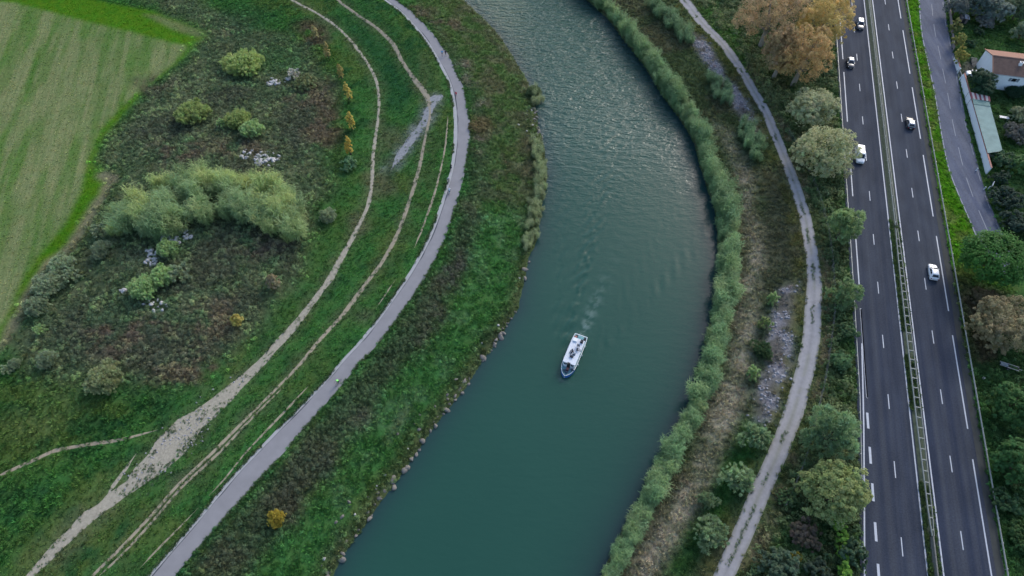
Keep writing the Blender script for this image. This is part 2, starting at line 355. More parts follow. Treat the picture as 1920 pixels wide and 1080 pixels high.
col = mixc(col, C(.075, .12, .05), polyline([(950,120),(962,160),(970,205),(975,260),(978,330),(975,380)], .5, .2, .3) * .7)
col = mixc(col, C(.14, .13, .10), polyline([(770,760),(752,785),(722,832)], .5, .2, .3) * .8)

upb = poly([(760,-20),(880,-20),(960,90),(1000,170),(1012,250),(1020,330),(1015,385),(900,395),(905,300),(900,200),(880,140),(840,70)], 2, 2)
col = mixc(col, mixc(np.broadcast_to(C(.070, .092, .042), col.shape), C(.10, .098, .062), sstep(.45, .62, nB)), upb * .6)
# right bank
rightside = (GX - bankR.x(GY)) > 0
uG, vG = xy2uv(GX, GY)
dTr = (GX - trackR.x(GY)) * trackR.cosf(GY)
dRb = (GX - bankR.x(GY)) * bankR.cosf(GY)
bankz = rightside & (dTr < 0)
col = np.where(bankz[..., None], mixc(np.broadcast_to(C(.056, .078, .040), col.shape), C(.080, .086, .052), sstep(.4, .62, nA)), col)
tanb = poly([(1408,420),(1435,425),(1432,530),(1418,600),(1408,690),(1390,760),(1368,838),(1338,905),(1290,985),(1258,1037),(1228,1085),(1180,1085),(1210,1030),(1262,940),(1300,875),(1330,800),(1350,730),(1375,640),(1390,560),(1402,480)], 1.0, .8)
tanb2 = poly([(1345,225),(1372,250),(1400,310),(1412,360),(1412,420),(1395,420),(1388,350),(1368,290),(1345,250)], 1.0, .8)
col = mixc(col, mixc(np.broadcast_to(C(.265, .25, .195), col.shape), C(.165, .17, .12), sstep(.4, .65, nB)), np.maximum(tanb, tanb2 * .75))
col = mixc(col, C(.056, .064, .042), poly([(1432,360),(1480,350),(1500,420),(1503,500),(1485,540),(1440,545),(1435,450)], 1.2, 1) * .85)
grav = np.zeros(GX.shape)
for P in ([(1290,55),(1320,70),(1350,115),(1365,150),(1345,150),(1320,115),(1300,85)], [(1350,140),(1375,160),(1400,190),(1425,230),(1435,262),(1420,262),(1395,225),(1365,185)], [(1465,540),(1495,525),(1497,580),(1490,630),(1478,690),(1465,740),(1450,795),(1412,792),(1420,740),(1432,690),(1440,640),(1448,590)]):
    grav = np.maximum(grav, poly(P, .8, .6))
col = mixc(col, mixc(np.broadcast_to(C(.20, .195, .215), col.shape), C(.11, .105, .10), sstep(.42, .62, nB)), grav * .9)
col = mixc(col, C(.032, .092, .026), poly([(1390,790),(1440,790),(1425,840),(1400,890),(1380,940),(1350,990),(1310,1040),(1290,1085),(1232,1085),(1270,1020),(1310,960),(1345,900),(1370,850)], 1.2, .8) * .85)
col = mixc(col, C(.095, .10, .035), (blur(((dTr > -trackR_w(GY) / 2 - 2.6) & (dTr < -trackR_w(GY) / 2)).astype(float), .5)) * .55 * sstep(.3, .6, nB))
VR = (blur(((dTr < trackR_w(GY) / 2 + 2.6) & (dTr > trackR_w(GY) / 2 - .3)).astype(float), .5))
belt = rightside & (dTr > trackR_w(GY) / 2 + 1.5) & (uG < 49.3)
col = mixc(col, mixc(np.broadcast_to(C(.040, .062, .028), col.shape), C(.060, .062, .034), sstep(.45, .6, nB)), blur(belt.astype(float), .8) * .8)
col = mixc(col, mixc(np.broadcast_to(C(.135, .118, .080), col.shape), C(.07, .085, .042), sstep(.42, .62, nB)), VR * .85)
col = mixc(col, C(.036, .095, .024), poly([(1310,10),(1345,20),(1395,70),(1400,130),(1420,170),(1400,150),(1370,100),(1330,55)], 1, 1) * .7)
# beyond the highway
vergeR = (uG > HWR) & (GX < frontL.x(GY))
col = mixc(col, mixc(np.broadcast_to(C(.072, .165, .024), col.shape), C(.11, .15, .045), sstep(.45, .7, nB)), blur(vergeR.astype(float), .4) * (.25 + .75 * sstep(88, 112, vG)))
yard = GX > frontR.x(GY)
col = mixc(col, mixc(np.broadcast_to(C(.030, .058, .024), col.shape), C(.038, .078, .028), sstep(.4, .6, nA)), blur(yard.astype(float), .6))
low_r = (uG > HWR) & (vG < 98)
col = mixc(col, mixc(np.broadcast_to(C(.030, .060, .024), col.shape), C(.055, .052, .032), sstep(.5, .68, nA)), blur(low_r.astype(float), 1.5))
col = mixc(col, C(.085, .065, .045), poly([(1790,510),(1835,530),(1900,560),(1860,600),(1800,560)], 1.5, 1.5) * .6)
col = mixc(col, C(.10, .095, .09), poly([(1806,118),(1822,112),(1834,140),(1822,150),(1800,145)], .5, .5) * .8)
col *= (.90 + .22 * N3.fbm(GX, GY, 1.6, 3))[..., None]
lum = (col @ np.array([.3, .55, .15]))[..., None]; calm = np.clip(scrub + hedge + hedge2, 0, 1)[..., None]; col = np.clip(lum + (col - lum) * (1.14 - .20 * calm), .006, 1)

# ------------------------------------------------------------------ ground sheet, out to the horizon
padx = [-4000., -1500., -600., -300.]; pady = [-4000., -1500., -500., -120., -40.]
ax_ = np.concatenate([padx, gx, [240., 420., 1200., 4000.]]); ay_ = np.concatenate([pady, gy, [290., 450., 1200., 5000.]])
AX, AY = np.meshgrid(ax_, ay_); AZ = H(AX, AY)
ix = np.clip(np.searchsorted(gx, AX), 0, len(gx) - 1); iy = np.clip(np.searchsorted(gy, AY), 0, len(gy) - 1)
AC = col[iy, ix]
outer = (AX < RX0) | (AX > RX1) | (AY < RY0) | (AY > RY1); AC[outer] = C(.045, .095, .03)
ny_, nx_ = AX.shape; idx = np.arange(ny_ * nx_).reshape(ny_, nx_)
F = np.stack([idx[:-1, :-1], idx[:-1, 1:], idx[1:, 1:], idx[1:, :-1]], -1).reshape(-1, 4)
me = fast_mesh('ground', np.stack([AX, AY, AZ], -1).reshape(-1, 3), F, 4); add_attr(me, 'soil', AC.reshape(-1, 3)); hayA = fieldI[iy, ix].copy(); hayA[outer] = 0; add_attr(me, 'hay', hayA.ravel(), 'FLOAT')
me.polygons.foreach_set('use_smooth', np.ones(len(me.polygons), bool))
def ground_mat():
    m = bpy.data.materials.new('ground_cover'); m.use_nodes = True; n = m.node_tree.nodes; l = m.node_tree.links; p = n['Principled BSDF']
    p.inputs['Roughness'].default_value = .95; p.inputs['Specular IOR Level'].default_value = .03
    at = n.new('ShaderNodeAttribute'); at.attribute_name = 'soil'; tc = n.new('ShaderNodeTexCoord')
    a = n.new('ShaderNodeTexNoise'); a.inputs['Scale'].default_value = 2.4; a.inputs['Detail'].default_value = 5; a.inputs['Roughness'].default_value = .7
    b = n.new('ShaderNodeTexNoise'); b.inputs['Scale'].default_value = .45; b.inputs['Detail'].default_value = 4
    l.new(tc.outputs['Object'], a.inputs['Vector']); l.new(tc.outputs['Object'], b.inputs['Vector'])
    ra = n.new('ShaderNodeMapRange'); ra.inputs[1].default_value = .3; ra.inputs[2].default_value = .7; ra.inputs[3].default_value = .62; ra.inputs[4].default_value = 1.38; l.new(a.outputs['Fac'], ra.inputs[0])
    hs = n.new('ShaderNodeHueSaturation'); rb = n.new('ShaderNodeMapRange'); rb.inputs[1].default_value = .35; rb.inputs[2].default_value = .65; rb.inputs[3].default_value = .485; rb.inputs[4].default_value = .512
    l.new(b.outputs['Fac'], rb.inputs[0]); l.new(rb.outputs[0], hs.inputs['Hue']); l.new(at.outputs['Color'], hs.inputs['Color']); l.new(ra.outputs[0], hs.inputs['Value'])
    ha = n.new('ShaderNodeAttribute'); ha.attribute_name = 'hay'; mp = n.new('ShaderNodeMapping'); mp.vector_type = 'TEXTURE'; mp.inputs['Rotation'].default_value = (0, 0, math.atan2(fd[1], fd[0])); mp.inputs['Scale'].default_value = (16, .55, 1)
    sn = n.new('ShaderNodeTexNoise'); sn.inputs['Scale'].default_value = 1.0; sn.inputs['Detail'].default_value = 3; l.new(tc.outputs['Object'], mp.inputs[0]); l.new(mp.outputs[0], sn.inputs['Vector'])
    sr = n.new('ShaderNodeMapRange'); sr.inputs[1].default_value = .35; sr.inputs[2].default_value = .65; l.new(sn.outputs['Fac'], sr.inputs[0]); sm = n.new('ShaderNodeMath'); sm.operation = 'MULTIPLY'; l.new(sr.outputs[0], sm.inputs[0]); l.new(ha.outputs['Fac'], sm.inputs[1])
    s2 = n.new('ShaderNodeMath'); s2.operation = 'MULTIPLY'; s2.inputs[1].default_value = .55; l.new(sm.outputs[0], s2.inputs[0]); hm = n.new('ShaderNodeMix'); hm.data_type = 'RGBA'; hm.inputs[7].default_value = (.095, .145, .050, 1); l.new(s2.outputs[0], hm.inputs[0]); l.new(hs.outputs[0], hm.inputs[6])
    l.new(hm.outputs[2], p.inputs['Base Color'])
    bp = n.new('ShaderNodeBump'); bp.inputs['Strength'].default_value = .7; bp.inputs['Distance'].default_value = .25; l.new(a.outputs['Fac'], bp.inputs['Height']); l.new(bp.outputs[0], p.inputs['Normal'])
    return m
GROUND = tag(link('ground', me, ground_mat()), 'grassy ground, mown field and river banks', kind='structure')

# ------------------------------------------------------------------ river
BOAT_S = np.array(G(1088.5, 632, WZ + .9)); BOAT_B = np.array(G(1059, 703, WZ + 1.0))
bdir = (BOAT_B - BOAT_S) / np.hypot(*(BOAT_B - BOAT_S))
ws = .3; wy_ = np.arange(-30, 260, ws)
nw = 190; t = np.linspace(0, 1, nw)
XL = bankL.x(wy_) - 2.2 / bankL.cosf(wy_); XR = bankR.x(wy_) + 2.2 / bankR.cosf(wy_)
WX = XL[:, None] * (1 - t) + XR[:, None] * t; WY = np.repeat(wy_[:, None], nw, 1)
rx = WX - BOAT_S[0]; ry = WY - BOAT_S[1]
al = -(rx * bdir[0] + ry * bdir[1]); ac = rx * -bdir[1] + ry * bdir[0]      # along (behind the boat), across
back = sstep(-6, 2, al) * np.exp(-np.maximum(al, 0) / 45)
arm = 1.3 + .15 * np.maximum(al + 9, 0)
wk = 0
for sgn, amp in ((1, .08), (-1, 1.0)):
    e = np.abs(ac - sgn * arm) / (.7 + .05 * np.maximum(al, 0)); wk = wk + amp * np.exp(-e ** 2) * np.sin((al * .75 + sgn * ac * 1.9) * 1.5 + 4 * N4.fbm(WX, WY, 3, 3))
for sgn in (1, -1):
    e = np.abs(ac - sgn * (1.6 + .34 * np.maximum(al + 9, 0))) / (.9 + .04 * np.maximum(al, 0)); wk = wk + (.42 if sgn < 0 else .22) * np.exp(-e ** 2) * np.sin(al * .9 + sgn * ac * 2.3)
tr = np.exp(-(ac / (1.1 + .045 * np.maximum(al, 0))) ** 2) * np.sin(al * 2.1 + 1.5 * N1(WX, WY, 2))
WZg = WZ + .16 * back * wk * sstep(.30, .60, N3.fbm(WX, WY, 2.2, 3)) + .035 * sstep(0, 1, al) * np.exp(-np.maximum(al, 0) / 14) * tr
foam = sstep(.2, 1, al) * np.exp(-np.maximum(al, 0) / 7) * np.exp(-(ac / (.75 + .05 * np.maximum(al, 0))) ** 2)
foam = np.maximum(foam, .25 * np.exp(-((al + 9.3) / .8) ** 2) * np.exp(-(ac / 1.6) ** 2))
foam *= sstep(.42, .68, N2.fbm(WX, WY, .9, 3))
ripple = .035 + .965 * sstep(75, 165, WY + 10 * (N1.fbm(WX, WY, 40, 3) - .5) * 2) ** 1.3
idx = np.arange(WX.size).reshape(WX.shape); F = np.stack([idx[:-1, :-1], idx[:-1, 1:], idx[1:, 1:], idx[1:, :-1]], -1).reshape(-1, 4)
me = fast_mesh('river', np.stack([WX, WY, WZg], -1).reshape(-1, 3), F, 4)
add_attr(me, 'ripple', ripple.ravel(), 'FLOAT'); add_attr(me, 'foam', foam.ravel(), 'FLOAT'); bank_refl = np.maximum(np.exp(-np.maximum((bankR.x(WY) - WX) * bankR.cosf(WY), 0) / 3.2), .8 * np.exp(-np.maximum((WX - bankL.x(WY)) * bankL.cosf(WY), 0) / 2.2)); add_attr(me, 'bank_reflection', bank_refl.ravel(), 'FLOAT'); me.polygons.foreach_set('use_smooth', np.ones(len(me.polygons), bool))  # dark bands along both banks: reed reflection painted into the water colour
def water_mat():
    m = bpy.data.materials.new('river_water'); m.use_nodes = True; n = m.node_tree.nodes; l = m.node_tree.links; p = n['Principled BSDF']
    p.inputs['Roughness'].default_value = .09; p.inputs['IOR'].default_value = 1.333
    tc = n.new('ShaderNodeTexCoord')
    rp = n.new('ShaderNodeAttribute'); rp.attribute_name = 'ripple'; fm = n.new('ShaderNodeAttribute'); fm.attribute_name = 'foam'
    big = n.new('ShaderNodeTexNoise'); big.inputs['Scale'].default_value = .035; big.inputs['Detail'].default_value = 3; l.new(tc.outputs['Object'], big.inputs['Vector'])
    mx = n.new('ShaderNodeMix'); mx.data_type = 'RGBA'; mx.inputs[6].default_value = (.012, .058, .042, 1); mx.inputs[7].default_value = (.018, .072, .051, 1)
    l.new(big.outputs['Fac'], mx.inputs[0])
    si = n.new('ShaderNodeAttribute'); si.attribute_name = 'bank_reflection'; m3 = n.new('ShaderNodeMix'); m3.data_type = 'RGBA'; m3.inputs[7].default_value = (.016, .036, .042, 1); l.new(si.outputs['Fac'], m3.inputs[0]); l.new(mx.outputs[2], m3.inputs[6])
    m2 = n.new('ShaderNodeMix'); m2.data_type = 'RGBA'; m2.inputs[7].default_value = (.30, .40, .38, 1); l.new(m3.outputs[2], m2.inputs[6])
    fs = n.new('ShaderNodeMath'); fs.operation = 'MULTIPLY'; fs.inputs[1].default_value = .55; fs.use_clamp = True; l.new(fm.outputs['Fac'], fs.inputs[0]); l.new(fs.outputs[0], m2.inputs[0])
    l.new(m2.outputs[2], p.inputs['Base Color'])
    def tex(scale, st, rot, det):
        mp = n.new('ShaderNodeMapping'); mp.inputs['Scale'].default_value = st; mp.inputs['Rotation'].default_value = (0, 0, rot); l.new(tc.outputs['Object'], mp.inputs[0])
        t = n.new('ShaderNodeTexNoise'); t.inputs['Scale'].default_value = scale; t.inputs['Detail'].default_value = det; t.inputs['Roughness'].default_value = .55; t.inputs['Distortion'].default_value = .35
        l.new(mp.outputs[0], t.inputs['Vector']); return t
    a = tex(.58, (.55, 1.3, 1), R(14), 4); b = tex(1.5, (.6, 1.25, 1), R(-22), 3)
    ad = n.new('ShaderNodeMath'); ad.operation = 'MULTIPLY_ADD'; ad.inputs[1].default_value = .45; l.new(b.outputs['Fac'], ad.inputs[0]); l.new(a.outputs['Fac'], ad.inputs[2])
    bp = n.new('ShaderNodeBump'); bp.inputs['Distance'].default_value = .8
    st = n.new('ShaderNodeMath'); st.operation = 'MULTIPLY'; st.inputs[1].default_value = 1.0; l.new(rp.outputs['Fac'], st.inputs[0]); l.new(st.outputs[0], bp.inputs['Strength'])
    l.new(ad.outputs[0], bp.inputs['Height']); l.new(bp.outputs[0], p.inputs['Normal'])
    return m
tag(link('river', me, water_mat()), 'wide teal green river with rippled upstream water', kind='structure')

# ------------------------------------------------------------------ paths and tracks
def smooth_pts(P, step=.45):
    P = np.asarray(P, float); q = np.vstack([2 * P[0] - P[1], P, 2 * P[-1] - P[-2]]); out = []
    for i in range(1, len(q) - 2):
        a, b, c, d = q[i - 1], q[i], q[i + 1], q[i + 2]; n = max(2, int(np.hypot(*(c - b)[:2]) / step)); t = np.linspace(0, 1, n, endpoint=False)[:, None]
        out.append(.5 * (2 * b + (c - a) * t + (2 * a - 5 * b + 4 * c - d) * t ** 2 + (3 * b - a - 3 * c + d) * t ** 3))
    out.append(P[-1:]); return np.vstack(out)
bare = np.zeros(GX.shape)
def strip(name, px, wid, m, label, rag=.3, nac=5, zoff=.035, parent=None, seed=0, tips=True):
    P = GTp(px); W = np.asarray(wid if hasattr(wid, '__len__') else [wid] * len(P), float)
    Q = smooth_pts(np.hstack([P, W[:, None]])); W = Q[:, 2]; Q = Q[:, :2]
    T = np.gradient(Q, axis=0); T /= np.maximum(np.hypot(T[:, 0], T[:, 1]), 1e-6)[:, None]; Nn = np.stack([-T[:, 1], T[:, 0]], -1)
    s = np.arange(len(Q)) * .45
    hl = W / 2 * (1 + rag * 2.4 * (N1.fbm(s, s * 0 + 7 + seed, 4.5, 4) - .5)); hr = W / 2 * (1 + rag * 2.4 * (N2.fbm(s, s * 0 + 3 + seed, 4.5, 4) - .5))
    if tips:
        e = sstep(0, 2.5, s) * sstep(0, 2.5, s[-1] - s); hl *= .15 + .85 * e; hr *= .15 + .85 * e
    rows = []
    for k in range(nac + 1):
        f = k / nac; off = hl * (1 - f) - hr * f; xy = Q + Nn * off[:, None]
        z = H(xy[:, 0], xy[:, 1]) + zoff - (.03 if k in (0, nac) else 0); rows.append(np.column_stack([xy, z]))
    V = np.stack(rows, 1); n = len(Q); idx = np.arange(n * (nac + 1)).reshape(n, nac + 1)
    F = np.stack([idx[:-1, :-1], idx[:-1, 1:], idx[1:, 1:], idx[1:, :-1]], -1).reshape(-1, 4)
    me = fast_mesh(name, V.reshape(-1, 3), F[:, ::-1], 4); o = link(name, me, m, parent)
    if parent is None: tag(o, label, kind='structure')
    for i in range(n):
        r = max(W[i] / 2, .25); i0 = int((Q[i, 0] - RX0) / CELL); j0 = int((Q[i, 1] - RY0) / CELL); k = int(r / CELL) + 1
        if 0 <= i0 < len(gx) and 0 <= j0 < len(gy):
            sl_ = (slice(max(0, j0 - k), j0 + k + 1), slice(max(0, i0 - k), i0 + k + 1))
            bare[sl_] = np.maximum(bare[sl_], (np.hypot(GX[sl_] - Q[i, 0], GY[sl_] - Q[i, 1]) < r * .9))
    return o
DIRT = mat('dirt', (.30, .26, .19), .95, var=.22, scale=1.6, bump=.5, spec=.1)
DIRTG = mat('stony_dirt', (.31, .285, .225), .95, var=.40, scale=2.6, bump=.6, spec=.1)
GRAVEL = mat('gravel', (.25, .255, .262), .95, var=.4, scale=2.2, bump=.6, spec=.1)
TRACKM = mat('gravel_track', (.275, .275, .285), .95, var=.18, scale=1.3, bump=.3, spec=.1)
strip('dirt_track', [(535,-20),(548,0),(600,28),(640,58),(680,105),(703,145),(710,182),(708,230),(700,290),(697,340),(690,382),(670,428),(640,484),(620,520),(600,547),(567,593),(533,633),(493,677),(443,725),(393,767),(350,802),(317,837),(283,870),(247,905),(207,935),(167,968),(133,1003),(100,1032),(67,1067),(30,1105)],
      [.8,.8,.7,.7,.7,.7,.7,.7,.8,.8,.9,1.0,1.3,1.5,1.4,1.6,1.9,2.0,2.8,4.2,5.8,6.2,5.4,3.2,2.6,2.2,1.9,1.8,1.5,1.2], DIRTG, 'outer dirt track widening into a stony patch at lower left', .45, seed=1)
strip('dirt_track', [(620,-15),(640,6),(673,30),(707,53),(737,83),(753,113),(773,143),(793,170),(803,187),(806,210),(803,233),(797,260),(787,310),(773,360),(760,400),(743,443),(717,490),(690,527),(660,567),(640,593),(600,637),(567,677),(527,720),(467,780),(400,847),(333,910),(283,967),(227,1027),(173,1080),(140,1115)],
      [.8,.8,.8,.9,1.1,1.0,1.1,1.6,1.4,.8,.7,.7,.9,1.0,.9,1.0,.9,1.0,1.0,.9,.9,.8,.6,.55,.65,.6,.65,.6,.6,.6], DIRT, 'middle dirt track running between outer track and cycle path', .3, seed=5)
strip('dirt_track', [(533,724),(474,782),(408,851),(341,914),(291,972),(236,1032),(183,1083)], [.3,.45,.5,.55,.5,.5,.5], DIRT, 'second wheel rut beside the middle dirt track at lower left', .5, seed=9)
strip('footpath', [(840,216),(837,253),(830,300),(816,360),(803,397),(790,433),(777,465)], [.25,.4,.4,.5,.5,.45,.2], DIRT, 'thin worn footpath close beside the bend of the cycle path', .5, seed=11)
strip('footpath', [(742,524),(730,541),(716,562),(705,578)], [.15,.35,.3,.15], DIRT, 'short worn scrape in grass beside cycle path below the footpath', .8, seed=13)
strip('footpath', [(582,720),(547,757),(500,807),(460,850),(417,903),(391,930)], [.2,.4,.35,.35,.4,.2], DIRT, 'thin worn footpath beside the straight lower cycle path', .6, seed=15)
strip('footpath', [(372,952),(340,985),(297,1028),(262,1066)], [.1,.25,.3,.2], DIRT, 'faint worn scrape in grass at the bottom of the picture', .8, seed=17)
strip('footpath', [(-15,898),(0,891),(50,869),(95,848),(112,843),(160,834),(217,826),(253,818),(296,806)], [.6,.65,.75,.8,.9,.75,.6,.5,.4], DIRT, 'pale footpath crossing the lower left meadow to the dirt track', .4, seed=19)
strip('footpath', [(196,938),(215,908),(235,880),(256,850)], [.3,.8,.8,.3], DIRTG, 'rough bare scar joining the left edge of stony dirt track', .7, seed=21)
strip('gravel_ramp', [(818,186),(806,205),(795,228),(780,252),(762,277),(745,300),(733,318)], [1.4,2.6,2.2,2.2,2.4,1.8,.6], GRAVEL, 'grey gravel ramp sloping down from the track junction', .7, seed=23)
strip('gravel_ramp', [(800,190),(810,186),(820,183),(829,178)], [2.0,2.8,3.0,1.2], GRAVEL, 'pale gravel apron at the track junction beside the cycle path', .7, seed=25, tips=False)

# cycle path: asphalt, pale concrete edging with a dark open joint
Ys = np.arange(pathL.y0 - 14, pathL.y1 + 18, .6)
xa, xb = pathL.x(Ys), pathR.x(Ys)
def path_strip(name, f0, f1, z, m, jag=0.0, kind=None, parent=None, label=None, nac=3, seed=0):
    cols = []
    for k in range(nac + 1):
        f = f0 + (f1 - f0) * k / nac
        fx = (f if not hasattr(f, '__len__') else f)
        cx = xa + (xb - xa) * fx
        if k == 0: cx = cx + jag * (N1.fbm(Ys, Ys * 0 + seed, 1.4, 3) - .5) * 2
        if k == nac: cx = cx + jag * (N2.fbm(Ys, Ys * 0 + seed + 5, 1.4, 3) - .5) * 2
        cols.append(np.column_stack([cx, Ys, np.full(len(Ys), z)]))
    V = np.stack(cols, 1); n = len(Ys); idx = np.arange(n * (nac + 1)).reshape(n, nac + 1)
    F = np.stack([idx[:-1, :-1], idx[:-1, 1:], idx[1:, 1:], idx[1:, :-1]], -1).reshape(-1, 4)
    o = link(name, fast_mesh(name, V.reshape(-1, 3), F, 4), m, parent)
    if kind: tag(o, label, kind=kind)
    return o
ASPH = mat('path_asphalt', (.228, .224, .232), .9, var=.13, scale=.45, bump=.15, spec=.2)
CONC = mat('path_concrete', (.33, .335, .335), .9, var=.12, scale=1.2, bump=.2, spec=.2)
JOINT = mat('open_joint', (.055, .06, .07), .95, var=.3, scale=3)
joint_w = .012 + .035 * sstep(.45, .65, N3(Ys, Ys * 0 + 2, 2.5)) + .02 * sstep(.5, .7, N4(Ys, Ys * 0 + 2, 7))
jf = .22 + .03 * (N1.fbm(Ys, Ys * 0 + 31, 9, 2) - .5)
jf = jf * np.interp(Ys, [22, 60, 110, 140, 190], [.62, .75, 1.0, 1.0, 1.0])
CYC = path_strip('cycle_path', .0 * jf, 1.0 + 0 * jf, PZ + .004, ASPH, .10, 'structure', None, 'grey asphalt cycle path curving along the left river bank', seed=3)
path_strip('concrete_edging', .0 * jf + .004, jf, PZ + .010, CONC, .16, None, CYC, seed=8)
path_strip('edging_joint', jf, jf + joint_w, PZ + .014, JOINT, .02, None, CYC, nac=1, seed=2)
inpath = ((GX > pathL.x(GY)) & (GX < pathR.x(GY))).astype(float); bare = np.maximum(bare, inpath)

# gravel track on the right bank
Yt = np.arange(trackR.y0 - 14, trackR.y1 + 18, .6); wt_ = trackR_w(Yt) / 2 / trackR.cosf(Yt); xt_ = trackR.x(Yt)
cols = []
for k in range(7):
    f = k / 6 * 2 - 1; jag = .3 * (N1.fbm(Yt, Yt * 0 + k * 9, 5, 3) - .5) if k in (0, 6) else 0
    cols.append(np.column_stack([xt_ + wt_ * f + jag, Yt, np.full(len(Yt), TZ + (.0 if k in (0, 6) else .012 if k in (1, 5) else -.01 if k in (2, 4) else .015))]))
V = np.stack(cols, 1); idx = np.arange(V.shape[0] * 7).reshape(-1, 7)
F = np.stack([idx[:-1, :-1], idx[:-1, 1:], idx[1:, 1:], idx[1:, :-1]], -1).reshape(-1, 4)
me = fast_mesh('gravel_track', V.reshape(-1, 3), F, 4)
lane = np.tile(np.array([.80, 1.04, 1.0, .84, 1.02, 1.05, .80]), len(Yt)) * (1 + .25 * (N2.fbm(V.reshape(-1, 3)[:, 0], V.reshape(-1, 3)[:, 1], 3, 3) - .5)); wear = np.stack([lane, lane * (.985 + .02 * (lane < .85)), lane * (.97 - .10 * (lane < .85))], -1); add_attr(me, 'wear', wear)
nt_ = TRACKM.node_tree; at_ = nt_.nodes.new('ShaderNodeAttribute'); at_.attribute_name = 'wear'; mm_ = nt_.nodes.new('ShaderNodeMix'); mm_.data_type = 'RGBA'; mm_.blend_type = 'MULTIPLY'; mm_.inputs[0].default_value = 1
pb_ = nt_.nodes['Principled BSDF']; lk_ = pb_.inputs['Base Color'].links[0]; sc_ = lk_.from_socket; nt_.links.remove(lk_); nt_.links.new(sc_, mm_.inputs[6]); nt_.links.new(at_.outputs['Color'], mm_.inputs[7]); nt_.links.new(mm_.outputs[2], pb_.inputs['Base Color'])
tag(link('gravel_track', me, TRACKM), 'pale grey gravel track along the right river bank', kind='structure')
bare = np.maximum(bare, (np.abs(dTr) < trackR_w(GY) / 2))

# ------------------------------------------------------------------ highway (local frame: x = across, y = along)
def road_mat(name, c0, c1, c2):
    m = bpy.data.materials.new(name); m.use_nodes = True; n = m.node_tree.nodes; l = m.node_tree.links; p = n['Principled BSDF']
    p.inputs['Roughness'].default_value = .85; p.inputs['Specular IOR Level'].default_value = .08
    tc = n.new('ShaderNodeTexCoord'); at = n.new('ShaderNodeAttribute'); at.attribute_name = 'age'
    def tex(st, sc, det=4):
        mp = n.new('ShaderNodeMapping'); mp.inputs['Scale'].default_value = st; l.new(tc.outputs['Object'], mp.inputs[0])
        t = n.new('ShaderNodeTexNoise'); t.inputs['Scale'].default_value = sc; t.inputs['Detail'].default_value = det; l.new(mp.outputs[0], t.inputs['Vector']); return t
    lon = tex((1, .012, 1), .9, 3); mot = tex((1, .35, 1), .35, 6); fin = tex((1, 1, 1), 4, 5)
    a = n.new('ShaderNodeMix'); a.data_type = 'RGBA'; a.inputs[6].default_value = (*c0, 1); a.inputs[7].default_value = (*c1, 1); l.new(at.outputs['Fac'], a.inputs[0])
    b = n.new('ShaderNodeMix'); b.data_type = 'RGBA'; b.inputs[7].default_value = (*c2, 1); l.new(a.outputs[2], b.inputs[6])
    r = n.new('ShaderNodeMapRange'); r.inputs[1].default_value = .38; r.inputs[2].default_value = .66; r.inputs[4].default_value = .85; l.new(lon.outputs['Fac'], r.inputs[0]); l.new(r.outputs[0], b.inputs[0])
    s = n.new('ShaderNodeMath'); s.operation = 'ADD'; l.new(mot.outputs['Fac'], s.inputs[0]); l.new(fin.outputs['Fac'], s.inputs[1])
    v = n.new('ShaderNodeMapRange'); v.inputs[1].default_value = .7; v.inputs[2].default_value = 1.3; v.inputs[3].default_value = .74; v.inputs[4].default_value = 1.26; l.new(s.outputs[0], v.inputs[0])
    h = n.new('ShaderNodeHueSaturation'); l.new(b.outputs[2], h.inputs['Color']); l.new(v.outputs[0], h.inputs['Value']); l.new(h.outputs[0], p.inputs['Base Color'])
    return m
HWYM = road_mat('highway_asphalt', (.029, .037, .058), (.040, .048, .064), (.055, .062, .076))
PAINT = mat('road_paint', (.42, .45, .50), .6, var=.22, scale=2.5)
vs = np.arange(-30, 262, 3.0)
lu = np.interp(vs, [-30, 35, 70, 262], [45.0, 47.6, 48.9, 48.9]); ru = np.full(len(vs), HWR)
us = np.linspace(0, 1, 12); V = np.stack([np.column_stack([lu * (1 - q) + ru * q, vs, vs * 0]) for q in us], 1)
idx = np.arange(len(vs) * 12).reshape(-1, 12); F = np.stack([idx[:-1, :-1], idx[:-1, 1:], idx[1:, 1:], idx[1:, :-1]], -1).reshape(-1, 4)
me = fast_mesh('highway', V.reshape(-1, 3), F, 4)
vv = V.reshape(-1, 3); add_attr(me, 'age', sstep(78, 100, vv[:, 1]) * np.where(vv[:, 0] > 59, 1, .75) + np.where(vv[:, 0] < 59, .35, 0) * (1 - sstep(78, 100, vv[:, 1])), 'FLOAT')
HWY = tag(link('highway', me, HWYM), 'dual carriageway asphalt highway with white lane markings', kind='structure'); HWY.rotation_euler = (0, 0, -PHI)
def mark(name, u0, u1, v0, v1, du=0.0, parent=None):
    b = MB(); n = max(1, int((v1 - v0) / 12))
    for i in range(n):
        a, c = v0 + (v1 - v0) * i / n, v0 + (v1 - v0) * (i + 1) / n
        b.quad((u0, a, .006), (u1, a, .006), (u1 + du * 0, c, .006), (u0, c, .006))
    return b.build(name, PAINT, parent or HWY)
for k in range(-3, 15):
    v = 184.9 - 13 * k; mark('lane_dash', UL - .08, UL + .08, v - 3, v)
    v = 188.2 - 13 * k; mark('lane_dash', UR - .08, UR + .08, v - 3, v)
for k in range(-2, 7):
    v = 186.2 - 25.55 * k; mark('edge_dash', UR + 3.62, UR + 3.84, v - 19.8, v)
for k in range(-2, 5):
    v = 163.0 - 25.6 * k
    if v - 20 > 66: mark('edge_dash', UL - 3.83, UL - 3.60, v - 20, v)
mark('edge_dash', UL - 3.9, UL - 3.60, 66.3, 86.3)
for k in range(10):
    v = 63.2 - 6.6 * k; mark('slip_dash', UL - 4.12, UL - 3.72, v - 3.1, v)
b = MB()
